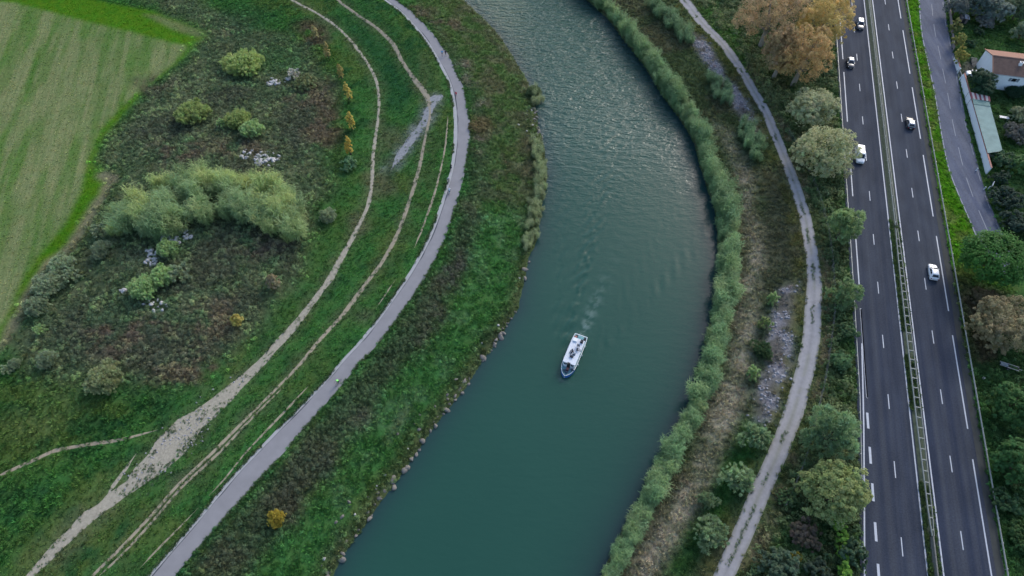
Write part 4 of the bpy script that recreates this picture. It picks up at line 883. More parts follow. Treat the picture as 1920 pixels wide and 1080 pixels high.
# parked white car behind the gate, mostly hidden by a tree
car('parked_car', 'white car parked inside the gate, half hidden by dark round tree', WHITEP, 1826, 140, R(165), 4.0, 1.74, 1.45, 'hatch')

# ------------------------------------------------------------------ boat
BM_ = (BOAT_S + BOAT_B) / 2; BOATZ = math.atan2(bdir[1], bdir[0])
BW = mat('boat_white', (.70, .74, .76), .35, coat=.4, var=.04, scale=1.2); BBLUE = mat('boat_blue', (.045, .14, .42), .35, coat=.4, var=.1); BDECK = mat('boat_deck', (.22, .44, .47), .7, var=.18, scale=2); BROOF = mat('boat_roof', (.58, .62, .67), .6, var=.07, scale=1.0)
RUB = mat('boat_rubber', (.02, .024, .03), .7); SEATB = mat('boat_seat', (.035, .06, .10), .7, var=.2); WOODR = mat('boat_red_wood', (.28, .12, .10), .7, var=.2)
BL = 9.7
boat = thing('river_boat', 'white flat-roofed river boat with blue bow cruising downstream', 'boat', (BM_[0] - bdir[0] * .15, BM_[1] - bdir[1] * .15, WZ), BOATZ)
def hull_half(x):          # half beam at the rail
    f = (x + BL / 2) / BL
    return float(np.interp(f, [0, .06, .3, .66, .78, .87, .93, .97, 1.0], [1.28, 1.38, 1.46, 1.46, 1.36, 1.12, .82, .48, .06]))
xs_ = list(np.linspace(-BL / 2, BL / 2 * .55, 9)) + list(np.linspace(BL / 2 * .65, BL / 2, 9))
def hring(x, z1, k0=.86):
    w = hull_half(x); sh = .14 * sstep(.1, 1.0, x / (BL / 2)); zt = z1 + float(sh)
    xr = x - .08 * float(sstep(.6, 1, x / (BL / 2)))
    return [(xr, -w * k0 * .95, -.45), (xr, w * k0 * .95, -.45), (x - (x - xr) * .5, w * .95, .25), (x, w, zt), (x, w - .09 if w > .1 else w * .4, zt), (x, w - .09 if w > .1 else w * .4, .42), (x, -(w - .09) if w > .1 else -w * .4, .42), (x, -(w - .09) if w > .1 else -w * .4, zt), (x, -w, zt), (x - (x - xr) * .5, -w * .95, .25)]
hullr = [hring(x, .82) for x in xs_]
hull = MB().loft(hullr).build('hull', BW, boat)
bb = {1: [], -1: []}
for x in xs_:
    if x > BL * .24:
        w = hull_half(x) + .012; xr = x + .03 - .08 * float(sstep(.6, 1, x / (BL / 2))); sh = .14 * float(sstep(.1, 1.0, x / (BL / 2)))
        for s in (1, -1): bb[s].append([(xr + .01, s * w * .92, -.4), (x + .05, s * (w + .03), .25), (x + .02, s * (w + .01), .72 + sh)])
for s in (1, -1):
    b = MB(); q = bb[s]
    for i in range(len(q) - 1):
        for k in range(2): b.quad(q[i][k], q[i + 1][k], q[i + 1][k + 1], q[i][k + 1])
    b.build('bow_panel', BBLUE, boat)
dk = MB()
for i in range(len(xs_) - 1):
    a, c = xs_[i], xs_[i + 1]; wa, wc = max(.03, hull_half(a) - .10), max(.03, hull_half(c) - .10)
    dk.quad((a, -wa, .52), (c, -wc, .52), (c, wc, .52), (a, wa, .52))
for q in dk.v: pass
dk.build('deck', BDECK, boat)
cap = MB()
for s in (-1, 1): cap.tube([(x, s * max(.02, hull_half(x) - .045), .84 + .14 * float(sstep(.1, 1.0, x / (BL / 2)))) for x in xs_], .065, 6)
cap.build('gunwale', BW, boat); MB().box(-BL / 2 - .03, -BL / 2 + .09, -1.24, 1.24, .76, .89).build('transom_cap', BW, boat)
c0, c1 = -BL / 2 + 1.95, BL / 2 - 2.35
cabin = MB().loft([[(c0, -1.18, .52), (c1 + .25, -1.12, .52), (c1 + .25, 1.12, .52), (c0, 1.18, .52)], [(c0 + .05, -1.12, 2.05), (c1 - .05, -1.05, 2.05), (c1 - .05, 1.05, 2.05), (c0 + .05, 1.12, 2.05)]]).build('cabin', BW, boat)
for s in (-1, 1):
    for i in range(5):
        a = c0 + .35 + i * .96; b = MB(); f = lambda z: 1.182 - .06 * (z - .52) / 1.53 + .008
        b.quad((a, s * f(1.1), 1.1), (a + .74, s * (f(1.1) - .008), 1.1), (a + .74, s * (f(1.75) - .008), 1.75), (a, s * f(1.75), 1.75)); b.build('side_window', GLASS, cabin)
rr = lambda x0, x1, w, z, r: rrect(x0, x1, w, z, r, 3)
MB().loft([rr(c0 - .25, c1 + .18, 1.26, 2.052, .2), rr(c0 - .27, c1 + .20, 1.28, 2.10, .2), rr(c0 - .22, c1 + .15, 1.22, 2.16, .2)]).build('roof', BROOF, boat)
for s, (y0, y1) in enumerate(((-.98, -.40), (.40, .98))):
    for k in range(2):
        a = y0 + (y1 - y0) * k / 2 + .03; e = y0 + (y1 - y0) * (k + 1) / 2 - .03; xx = lambda z: c1 + .25 - .30 * (z - .52) / 1.53 + .012
        MB().quad((xx(1.15), a, 1.15), (xx(1.15), e, 1.15), (xx(1.85), e, 1.85), (xx(1.85), a, 1.85)).build('front_window', GLASS, cabin)
MB().quad((c1 + .264, -.33, .54), (c1 + .264, .33, .54), (c1 - .02, .33, 1.98), (c1 - .02, -.33, 1.98)).build('companion_door', TRIM, cabin)
MB().box(c1 + .0, c1 + .32, -.30, .30, 2.161, 2.19).build('roof_hatch', TRIM, boat)
rail = MB()
for s in (-1, 1):
    rail.tube([(x, s * (hull_half(x) - .06), 1.45) for x in np.linspace(c0, c1 + .6, 8)], .022, 5)
    for x in np.linspace(c0, c1 + .6, 6): rail.tube([(x, s * (hull_half(x) - .06), .80), (x, s * (hull_half(x) - .06), 1.45)], .018, 5)
rail.build('handrail', GALV, boat)
MB().box(c0 - .15, c0 + .70, -.98, -.12, 2.162, 2.42, .04).build('roof_locker', BW, boat)
MB().box(c0 - .1, c0 + .55, .45, 1.0, 2.162, 2.62, .05).build('covered_box', RUB, boat)
MB().box(-BL / 2 + .35, -BL / 2 + .85, .72, 1.12, .521, 1.15, .04).build('outboard_cover', RUB, boat); MB().box(-BL / 2 + .18, -BL / 2 + .5, -1.0, -.55, .521, .85, .03).build('fuel_tank', RUB, boat)
MB().box(-BL / 2 + .5, -BL / 2 + 1.1, -1.15, -.62, .521, .95, .02).build('stern_bench', WOODR, boat)
def bchair(x, y, rz, m=SEATB, z=.521, par=boat):
    o = MB().box(-.24, .24, -.24, .24, .36, .44).box(-.24, -.19, -.24, .24, .445, .88).box(-.22, -.17, -.22, -.17, 0, .355).box(.17, .22, -.22, -.17, 0, .355).box(-.22, -.17, .17, .22, 0, .355).box(.17, .22, .17, .22, 0, .355).build('deck_chair', m, par)
    o.location = (x, y, z); o.rotation_euler = (0, 0, rz)
for x, y, a in ((3.95, .12, 3.0), (3.7, -.40, 2.6), (3.1, .95, 3.6)): bchair(x, y, a)
MB().box(2.9, 3.45, -.25, .30, .521, .95, .02).build('helm_box', WOODR, boat)
bchair(-1.5, .45, 2.2, SEATB, 2.162); MB().box(1.0, 1.35, -.35, .35, 2.162, 2.50, .03).build('roof_cushion', RUB, boat); MB().box(.2, .75, .05, .5, 2.162, 2.28, .02).build('roof_mat', SEATB, boat)
for x in (-3, -.8, 1.4):
    for s in (-1, 1):
        w = hull_half(x) + .10; MB().tube([(x, s * w, .15), (x, s * w, .25), (x, s * w, .65), (x, s * w, .75)], [.04, .10, .10, .04], 8).build('fender', BW if s > 0 else RUB, boat, True)

# ------------------------------------------------------------------ people and bicycles
SKIN = mat('skin', (.38, .22, .16), .6, var=.05); HAIR = mat('dark_hair', (.02, .016, .013), .7); SHOE = mat('shoe', (.06, .06, .065), .8); GREYH = mat('grey_hair', (.20, .19, .18), .7)
cloth = {k: mat('cloth_' + k, c, .85, var=.1, scale=6) for k, c in dict(blue=(.09, .34, .60), black=(.012, .013, .016), navy=(.02, .035, .075), red=(.48, .03, .06), green=(.22, .78, .16), white=(.62, .64, .66), grey=(.14, .15, .17), jeans=(.05, .08, .14), dark=(.025, .028, .035)).items()}
PEOPLE = []
def person(label, loc, rz, pose, shirt, pants, hair=HAIR, legskin=False):
    J = {}; sway = {'stand': .05, 'walk': .30, 'run': .45}.get(pose, 0)
    if pose in ('stand', 'walk', 'run'):
        lean = .10 if pose == 'run' else .02
        J.update(pel=(0, 0, .95), spi=(0, lean * .5, 1.18), che=(0, lean, 1.38), nec=(0, lean + .01, 1.50), hea=(0, lean + .03, 1.63), top=(0, lean + .02, 1.73), nos=(0, lean + .13, 1.62))
        for s, n in ((1, 'L'), (-1, 'R')):
            q = s * sway
            J['sh' + n] = (.18 * s, lean, 1.42); J['el' + n] = (.24 * s, lean - q * .45, 1.16); J['wr' + n] = (.25 * s, lean - q * .55 + (.22 if pose == 'run' else .10), .95 if pose != 'run' else 1.14)
            J['pa' + n] = (.25 * s, J['wr' + n][1] + (.07 if pose == 'run' else .02), J['wr' + n][2] - (.02 if pose == 'run' else .09))
            J['hi' + n] = (.10 * s, 0, .92); J['kn' + n] = (.11 * s, q * .75 + .05, .50); bk = .18 if (q < 0 and pose != 'stand') else 0
            J['an' + n] = (.11 * s, q * 1.0 - bk * .8, .09 + bk * (1.0 if pose == 'run' else .4)); J['to' + n] = (.12 * s, q * 1.0 - bk * .8 + .17, .04 + bk * .5)
    elif pose == 'sit':
        J.update(pel=(0, 0, .12), spi=(0, -.03, .35), che=(0, .0, .55), nec=(0, .02, .68), hea=(0, .05, .80), top=(0, .04, .90), nos=(0, .15, .79))
        for s, n in ((1, 'L'), (-1, 'R')):
            J['sh' + n] = (.18 * s, 0, .59); J['el' + n] = (.26 * s, .10, .36); J['wr' + n] = (.17 * s, .30, .34); J['pa' + n] = (.15 * s, .37, .33)
            J['hi' + n] = (.11 * s, .03, .11); J['kn' + n] = (.19 * s, .40, .36); J['an' + n] = (.14 * s, .68, .06); J['to' + n] = (.16 * s, .86, .05)
    else:      # ride
        J.update(pel=(0, -.22, .98), spi=(0, -.08, 1.17), che=(0, .08, 1.33), nec=(0, .17, 1.42), hea=(0, .24, 1.53), top=(0, .24, 1.64), nos=(0, .34, 1.51))
        for s, n in ((1, 'L'), (-1, 'R')):
            J['sh' + n] = (.18 * s, .09, 1.35); J['el' + n] = (.25 * s, .24, 1.13); J['wr' + n] = (.23 * s, .43, 1.05); J['pa' + n] = (.23 * s, .50, 1.03)
            J['hi' + n] = (.10 * s, -.20, .94); J['kn' + n] = (.12 * s, .15, .66 + .10 * s); J['an' + n] = (.11 * s, .0 + .02 * s, .26 + .14 * s); J['to' + n] = (.12 * s, .15, .22 + .14 * s)
    rad = dict(pel=.145, spi=.13, che=.15, nec=.058, hea=.095, top=.075, nos=.018)
    for n in 'LR': rad.update({'sh' + n: .068, 'el' + n: .046, 'wr' + n: .033, 'pa' + n: .036, 'hi' + n: .095, 'kn' + n: .062, 'an' + n: .042, 'to' + n: .038})
    E = [('pel', 'spi', 'shirt'), ('spi', 'che', 'shirt'), ('che', 'nec', 'shirt'), ('nec', 'hea', 'skin'), ('hea', 'top', 'head'), ('hea', 'nos', 'skin')]
    for n in 'LR':
        E += [('che', 'sh' + n, 'shirt'), ('sh' + n, 'el' + n, 'shirt'), ('el' + n, 'wr' + n, 'skin' if pose != 'sit' else 'shirt'), ('wr' + n, 'pa' + n, 'skin'), ('pel', 'hi' + n, 'pants'), ('hi' + n, 'kn' + n, 'pants'), ('kn' + n, 'an' + n, 'skin' if legskin else 'pants'), ('an' + n, 'to' + n, 'shoe')]
        d = Vector(J['pa' + n]) - Vector(J['wr' + n]); d.normalize(); sd_ = d.cross(Vector((0, 0, 1)) if abs(d.z) < .8 else Vector((0, 1, 0))).normalized(); dn = d.cross(sd_)
        for k, (o, ln) in enumerate(((-.034, .060), (-.012, .075), (.012, .072), (.034, .055))):
            a = Vector(J['pa' + n]) + sd_ * o * .9 + d * .02; J['f%d%s' % (k, n)] = tuple(a + d * ln * .55); J['g%d%s' % (k, n)] = tuple(a + d * ln * .9 + dn * .02); rad['f%d%s' % (k, n)] = .010; rad['g%d%s' % (k, n)] = .008
            E += [('pa' + n, 'f%d%s' % (k, n), 'skin'), ('f%d%s' % (k, n), 'g%d%s' % (k, n), 'skin')]
        J['th' + n] = tuple(Vector(J['wr' + n]) * .6 + Vector(J['pa' + n]) * .4 + sd_ * .055 + d * .02); rad['th' + n] = .010; E.append(('wr' + n, 'th' + n, 'skin'))
    keys = list(J); me = bpy.data.meshes.new('person'); me.from_pydata([J[k] for k in keys], [(keys.index(a), keys.index(b)) for a, b, c in E], [])
    o = link('person', me); tag(o, label, 'person'); o.location = loc; o.rotation_euler = (0, 0, rz)
    sk = o.modifiers.new('s', 'SKIN'); ss = o.modifiers.new('u', 'SUBSURF'); ss.levels = ss.render_levels = 1
    for i, k in enumerate(keys):
        v = me.skin_vertices[0].data[i] if me.skin_vertices else None
    PEOPLE.append((o, keys, J, rad, E, dict(shirt=cloth[shirt], pants=cloth[pants], skin=SKIN, shoe=SHOE, head=hair), label))
    return o
def finish_people():
    import bmesh
    for o, keys, J, rad, E, ms, label in PEOPLE:
        me = o.data
        bm = bmesh.new(); bm.from_mesh(me); ly = bm.verts.layers.skin.verify(); bm.verts.ensure_lookup_table()
        for i, k in enumerate(keys):
            bm.verts[i][ly].radius = (rad[k], rad[k] * (.8 if k in ('che', 'spi', 'pel') else 1)); bm.verts[i][ly].use_root = (k == 'pel')
        bm.to_mesh(me); bm.free()
    dg = bpy.context.evaluated_depsgraph_get()
    for o, keys, J, rad, E, ms, label in PEOPLE:
        nm = bpy.data.meshes.new_from_object(o.evaluated_get(dg)); o.modifiers.clear(); o.data = nm
        names = ['shirt', 'pants', 'skin', 'shoe', 'head']; nm.materials.clear()
        for k in names: nm.materials.append(ms[k])
        segs = [(Vector(J[a]), Vector(J[b]), c, (rad[a] + rad[b]) / 2) for a, b, c in E]; hc = Vector(J['hea'])
        for p in nm.polygons:
            best = 1e9; t = 'shirt'
            for a, b, c, r in segs:
                ab = b - a; u = max(0, min(1, (p.center - a).dot(ab) / max(ab.length_squared, 1e-9))); d = (p.center - a - ab * u).length - r
                if d < best: best = d; t = c
            if t in ('head', 'skin') and (p.center - hc).length < .2 and p.center.z > hc.z - .08:
                t = 'head' if (p.center.z > hc.z + .045 or p.center.y < hc.y - .02) else 'skin'
            p.material_index = names.index(t); p.use_smooth = True
        f = MB(); n = Vector(J['nos'])
        for s in (-1, 1): f.box(n.x + s * .035 - .011, n.x + s * .035 + .011, n.y - .022, n.y - .008, n.z + .022, n.z + .038)
        f.box(n.x - .022, n.x + .022, n.y - .026, n.y - .010, n.z - .055, n.z - .045); f.build('eyes_and_mouth', HAIR, o)
def bicycle(label, loc, rz, m):
    t = thing('bicycle', label, 'bicycle', loc, rz)
    for y in (-.52, .52):
        a = np.linspace(0, 2 * PI, 21); o = MB().tube([(0, .33 * math.cos(q), .33 * math.sin(q)) for q in a], .022, 5, False).build('wheel', TYRE, t); o.location = (0, y, .345)
        s = MB()
        for q in np.linspace(0, PI, 6, endpoint=False): s.tube([(0, .31 * math.cos(q), .31 * math.sin(q)), (0, -.31 * math.cos(q), -.31 * math.sin(q))], .004, 3)
        s.build('spokes', GALV, o)
    bb_, st_, hd, rw, fw = (0, -.06, .30), (0, -.20, .82), (0, .36, .80), (0, -.52, .345), (0, .52, .345)
    fr = MB()
    for a, b in ((bb_, st_), (bb_, hd), ((0, -.19, .76), hd), (bb_, rw), ((0, -.19, .76), rw), (hd, fw)): fr.tube([a, b], .020, 5)
    fr.build('frame', m, t); MB().tube([hd, (0, .38, .98)], .016, 5).tube([(-.28, .46, 1.0), (0, .40, 1.0), (.28, .46, 1.0)], .015, 5).build('handlebar', RIM, t)
    MB().loft([[(w * c_, y, z) for c_, z in ((-1, .86), (1, .86), (.7, .82), (-.7, .82))] for y, w in ((-.33, .075), (-.25, .085), (-.12, .03), (-.04, .02))]).build('saddle', RUB, t); MB().tube([st_, (0, -.21, .84)], .014, 5).build('seat_post', RIM, t)
    MB().tube([(-.12, -.06, .30), (.12, -.06, .30)], .012, 5).box(-.17, -.09, .06, .14, .13, .15).box(.09, .17, -.26, -.18, .45, .47).build('pedals', RIM, t)
def pathdir(px, py):
    x, y = G(px, py, PZ); Y0, Y1 = y - 3, y + 3; return math.atan2(6, float(pathR.x(Y1) - pathR.x(Y0)))
PP = PZ + .012
def on_path(px, py): x, y = G(px, py, PZ); return (x, y, PP)
person('walking person in blue top at the top of the cycle path', on_path(829.5, 104.5), pathdir(829, 100) + PI / 2, 'walk', 'blue', 'navy')
person('walking person in black at the right edge of cycle path top', on_path(836, 104), pathdir(836, 100) + PI / 2 + .2, 'walk', 'black', 'dark', legskin=True)
person('person in dark red top jogging on the cycle path bend', on_path(855.5, 182.5), pathdir(855, 178) - PI / 2, 'run', 'red', 'grey', legskin=True)
for lab, px, py, sh, pa, bm_, up in (('in black riding a bicycle beside the grass edge', 846, 318, 'black', 'dark', cloth['black'], 1), ('in white riding a bicycle between the other two cyclists on the bend', 841.5, 341, 'white', 'dark', cloth['grey'], -1), ('in white and blue riding a bicycle lowest of three on the bend', 843, 362, 'white', 'navy', cloth['blue'], 1), ('in bright green jacket riding a bicycle on lower cycle path', 635, 719, 'green', 'black', cloth['dark'], -1)):
    a = pathdir(px, py) - PI / 2 + (PI if up < 0 else 0); l_ = on_path(px, py)
    person('person ' + lab, l_, a, 'ride', sh, pa, GREYH if sh != 'black' else HAIR)
    bicycle('bicycle under the person ' + lab.split(' riding')[0] + (' on the bend' if py < 500 else ' on the lower path') + (', lowest of three' if py == 362 else ''), l_, a, bm_)
def on_boat(x, y, z):
    c, s = math.cos(BOATZ), math.sin(BOATZ); return (boat.location.x + c * x - s * y, boat.location.y + s * x + c * y, WZ + z)
person('person in dark clothes sitting on boat roof, rear of the three', on_boat(-.55, .45, 2.17), BOATZ + .3, 'sit', 'black', 'dark')
person('person in dark grey sitting on boat roof near the middle', on_boat(-.1, -.25, 2.17), BOATZ - 2.0, 'sit', 'grey', 'navy')
person('person in white top sitting on the boat roof, front of the three', on_boat(.55, .2, 2.28), BOATZ + PI / 2 + 1.2, 'sit', 'white', 'black')
finish_people()

# ------------------------------------------------------------------ stones
def ico():
    t = (1 + 5 ** .5) / 2; V = [(-1, t, 0), (1, t, 0), (-1, -t, 0), (1, -t, 0), (0, -1, t), (0, 1, t), (0, -1, -t), (0, 1, -t), (t, 0, -1), (t, 0, 1), (-t, 0, -1), (-t, 0, 1)]
    Fc = [(0, 11, 5), (0, 5, 1), (0, 1, 7), (0, 7, 10), (0, 10, 11), (1, 5, 9), (5, 11, 4), (11, 10, 2), (10, 7, 6), (7, 1, 8), (3, 9, 4), (3, 4, 2), (3, 2, 6), (3, 6, 8), (3, 8, 9), (4, 9, 5), (2, 4, 11), (6, 2, 10), (8, 6, 7), (9, 8, 1)]
    V = [np.array(v) / np.linalg.norm(v) for v in V]; cache = {}; out = []
    def mid(a, b):
        k = (min(a, b), max(a, b))
        if k not in cache: m = V[a] + V[b]; V.append(m / np.linalg.norm(m)); cache[k] = len(V) - 1
        return cache[k]
    for a, b, c in Fc:
        x, y, z = mid(a, b), mid(b, c), mid(c, a); out += [(a, x, z), (b, y, x), (c, z, y), (x, y, z)]
    return np.array(V), np.array(out)
IV, IF = ico()
STONE = mat('limestone', (.165, .155, .138), .9, var=.28, scale=1.4, bump=.35); STONEW = mat('pale_limestone', (.42, .41, .40), .9, var=.25, scale=1.4, bump=.35)
def rocks(m, n, seed):
    r = np.random.default_rng(seed); out = []
    for k in range(n):
        V = IV.copy()
        for _ in range(9):                                   # planar cuts give broken faces
            d = r.normal(size=3); d /= np.linalg.norm(d); h = r.uniform(.5, .85); e = V @ d - h; V = V - np.outer(np.maximum(e, 0), d)
        V *= np.array([r.uniform(.9, 1.3), r.uniform(.7, 1.0), r.uniform(.55, .8)]); me = fast_mesh('stone', V, IF, 3); me.materials.append(m); out.append(me)
    return out
ROCK = rocks(STONE, 8, 3); ROCKW = rocks(STONEW, 8, 4)
def stone(parent, off, x, y, z, s, meshes):
    o = link('stone', meshes[rng.integers(len(meshes))], None, parent); o.location = (x - off[0], y - off[1], z - off[2]); o.scale = (s, s, s); o.rotation_euler = (rng.uniform(-.3, .3), rng.uniform(-.3, .3), rng.uniform(0, 6.28))
def riprap(name, label, y0, y1, step, inland, prob):
    x0 = float(bankL.x((y0 + y1) / 2)); off = (x0, (y0 + y1) / 2, WZ); t = bpy.data.objects.new(name, None); COL.objects.link(t); t.location = off; tag(t, label, kind='structure')
    y = y0
    while y < y1:
        c = float(bankL.cosf(y)); s_ = rng.uniform(.22, .45) if rng.random() < .6 else rng.uniform(.4, .8)
        if rng.random() < prob: stone(t, off, float(bankL.x(y)) + rng.uniform(-.9, .3) / c, y, WZ + .02 + .12 * s_, s_, ROCK)
        if rng.random() < inland:
            d = abs(rng.normal(0, 2.2)) + .8; xx = float(bankL.x(y)) - d / c; stone(t, off, xx, y, float(H(xx, y)) + .05, rng.uniform(.15, .42), ROCKW if rng.random() < .3 else ROCK)
        y += step * c * rng.uniform(.6, 1.4)
riprap('riprap_bank', 'grey boulders lining the left waterline from mid picture to bottom', 14, G(0, 585, WZ)[1], .85, .45, .8)
riprap('riprap_bank', 'pale boulders lining the left waterline at the upper river bend', G(0, 262, WZ)[1], G(0, 205, WZ)[1], .8, 1.0, .95)
riprap('riprap_bank', 'scattered boulders on left waterline near the shore reeds', G(0, 585, WZ)[1], G(0, 475, WZ)[1], 2.2, .2, .7)
def pile(label, spots):
    x0, y0, z0 = GT(*spots[0][:2]); t = thing('rock_pile', label, 'rocks', (x0, y0, z0))
    for px, py, rpx, n in spots:
        for k in range(n):
            a = rng.uniform(0, 6.28); q = rpx * math.sqrt(rng.random()); x, y, z = GT(px + q * math.cos(a), py + q * .6 * math.sin(a)); s_ = rng.uniform(.22, .62)
            stone(t, (x0, y0, z0), x, y, z + .1 * s_ + .25 * max(0, 1 - q / rpx), s_, ROCKW)
pile('small heap of pale rocks beside the white flowering shrub', [(513, 154, 13, 26)])
pile('few pale rocks scattered left of the olive shrub on the mound', [(537, 152, 8, 7)])
pile('broad heap of white rocks above the cane thicket', [(500, 298, 25, 60), (465, 290, 16, 18)])
pile('curved heap of pale boulders below the cane thicket', [(338, 442, 22, 34), (318, 452, 20, 22), (290, 475, 20, 34), (282, 492, 12, 16)])
pile('handful of pale rocks left of the grey shrub cluster', [(234, 545, 9, 10)])
pile('pale rocks in the undergrowth below the shrub cluster', [(290, 574, 24, 16)])

# ------------------------------------------------------------------ foliage meshes
def unit(a): return a / np.maximum(np.linalg.norm(a, axis=-1, keepdims=True), 1e-9)
def leaves(P, L, Nn, length, width):
    """diamond leaves at P with long axis L and normal Nn"""
    S = unit(np.cross(Nn, L)); n = len(P); length = np.broadcast_to(length, n)[:, None]; width = np.broadcast_to(width, n)[:, None]
    V = np.stack([P - L * length * .5, P + S * width * .5 + L * length * .05, P + L * length * .5, P - S * width * .5 + L * length * .05], 1).reshape(-1, 3)
    return V, np.arange(4 * n).reshape(n, 4)
def tints(n, r, var=.16, hue=.07):
    v = 1 + r.normal(0, var, n); c = np.stack([v * (1 + r.normal(0, hue, n)), v, v * (1 + r.normal(0, hue, n))], -1); return np.clip(c, .35, 1.8)
def crown_mesh(name, lobes, n, ls, asp, spiky, seed, spread=.34):
    r = np.random.default_rng(seed); lobes = np.array(lobes, float); ar = (lobes[:, 3] * lobes[:, 4] + lobes[:, 5] * (lobes[:, 3] + lobes[:, 4])) ; pr = ar / ar.sum()
    m = max(8, n // 34); li = r.choice(len(lobes), m, p=pr); d = unit(r.normal(size=(m, 3))); low = d[:, 2] < -.6; d[low, 2] *= -1
    lb = lobes[li]; rad = np.where(r.random(m) < .9, r.uniform(.86, 1.06, m), r.uniform(.4, .85, m))
    cc = lb[:, :3] + d * lb[:, 3:6] * rad[:, None]; cr = lb[:, 3:6].mean(1) * spread * r.uniform(.6, 1.3, m); ct = tints(m, r, .13, .06)
    k = r.integers(0, m, n); e = unit(r.normal(size=(n, 3)) + d[k] * .5); P = cc[k] + e * cr[k][:, None] * (r.random(n) ** .45)[:, None]
    out = unit(d[k] * .7 + e * .6 + np.array([0, 0, .25]))
    if spiky: Ld = unit(out * .8 + np.array([0, 0, .45]) + r.normal(size=(n, 3)) * .35); Nn = unit(r.normal(size=(n, 3)) * .6 + np.array([0, 0, 1.4])); Nn = unit(Nn - Ld * (Nn * Ld).sum(-1, keepdims=True))
    else: Nn = unit(out * .8 + np.array([0, 0, .65]) + r.normal(size=(n, 3)) * .3); Ld = unit(np.cross(Nn, r.normal(size=(n, 3))))
    P[:, 2] = np.maximum(P[:, 2], .03)
    V, F = leaves(P, Ld, Nn, ls * r.uniform(.65, 1.35, n), ls * asp * r.uniform(.7, 1.3, n))
    t = ct[k] * tints(n, r, .10, .04); me = fast_mesh(name, V, F, 4); add_attr(me, 'tint', np.repeat(t, 4, 0)); me.materials.append(LEAF); return me
def dome_lobes(r, rx, ry, rz, zc, k, frac=.34, core=.74):
    L = [(0, 0, zc, rx * core, ry * core, rz * core)]
    for i in range(k):
        u_ = r.uniform(-.55, .98); a = i * 2.39996 + r.uniform(-.4, .4); ce = math.sqrt(max(.02, 1 - u_ * u_)); q = r.uniform(.58, .84); f = frac * r.uniform(.65, 1.25)
        L.append((rx * q * math.cos(a) * ce, ry * q * math.sin(a) * ce, zc + rz * q * u_, rx * f, ry * f, rz * f))
    return L
def trunk_mesh(lobes, base_r, r, h0=None):
    b = MB(); zc = lobes[0][2]; zt = zc * .55 if h0 is None else h0
    j = (r.uniform(-.1, .1) * base_r * 4, r.uniform(-.1, .1) * base_r * 4)
    b.tube([(0, 0, -.3), (j[0] * .5, j[1] * .5, zt * .5), (j[0], j[1], zt)], [base_r * 1.25, base_r, base_r * .8], 7)
    for L in lobes[:7]:
        p = Vector(L[:3]); q = Vector((j[0], j[1], zt * .9)); mid = q.lerp(p, .5) + Vector((r.uniform(-.2, .2), r.uniform(-.2, .2), .1 * L[5]))
        b.tube([q, mid, p + Vector((0, 0, L[5] * .3))], [base_r * .6, base_r * .4, base_r * .12], 5)
    return b
CACHE = {}
def plant(name, label, cat, px, py, rpx, hgt, color, style='round', ls=.34, n=None, var=None, wide=1.0, group=None, bark=BARK, zc=None, rot=None, density=1.0):
    """rpx: crown radius in picture pixels at that row; hgt: height of the whole plant"""
    sc = CT * (FPX * math.tan(PITCH) + py - 540) / CAMH; rr_ = rpx / sc
    r = np.random.default_rng(int(px * 7 + py * 13) % 99991)
    small = hgt < 2.2 * rr_ and zc is None
    zc_ = zc if zc is not None else hgt * .48; rz = hgt - zc_
    key = (style, var) if var is not None else None
    if key and key in CACHE: cm, tm, R0, H0 = CACHE[key]
    else:
        if style == 'column':
            lobes = [(r.uniform(-.12, .12) * rr_, r.uniform(-.12, .12) * rr_, hgt * f, rr_ * w_, rr_ * w_, hgt * .15) for f, w_ in ((.22, .8), (.40, 1.0), (.58, .85), (.74, .6), (.88, .32))]
        else: lobes = dome_lobes(r, rr_, rr_ * wide, rz, zc_, 40 if style == 'needle' else 22 if rr_ > 4 else 11, .20 if style == 'needle' else .30 if rr_ > 4 else .42, .86 if style == 'needle' else .74 if rr_ > 4 else .6)
        area = 4 * PI * rr_ * rr_ * wide * .8 + 3 * rr_ * hgt
        asp = {'round': .62, 'feather': .20, 'column': .5, 'bare': .35, 'needle': .62}[style]
        nn_ = n or int(min(22000, max(700, density * 2.1 * area / (ls * ls * asp * .5))))
        cm = crown_mesh('crown', lobes, nn_, ls, asp, style == 'feather', int(px * 3 + py), .27 if style != 'needle' else .28)
        br = max(.05, .035 * hgt) if hgt > 4 else .06
        tm = trunk_mesh(lobes, br, r).build('trunk', bark, link_it=False); R0, H0 = rr_, hgt
        if key: CACHE[key] = (cm, tm, R0, H0)
    x, y, z = GZ(px, py, zc_)
    t = thing(name, label, cat, (x, y, z), r.uniform(0, 6.28) if rot is None else rot, group)
    for nm, me in (('trunk', tm), ('crown', cm)):
        o = link(nm, me, None, t); o.scale = (rr_ / R0, rr_ / R0 * (1 if R0 == rr_ else r.uniform(.85, 1.15)), hgt / H0); o.color = (*color, 1)
    return t
PALE = (.18, .245, .115); PALEY = (.18, .225, .085); GREYG = (.165, .20, .125); DARKG = (.022, .050, .026); MIDG = (.055, .105, .040); YELL = (.25, .21, .06); OLIVE = (.115, .135, .060)
G1 = 'shrubs on the overgrown mound'
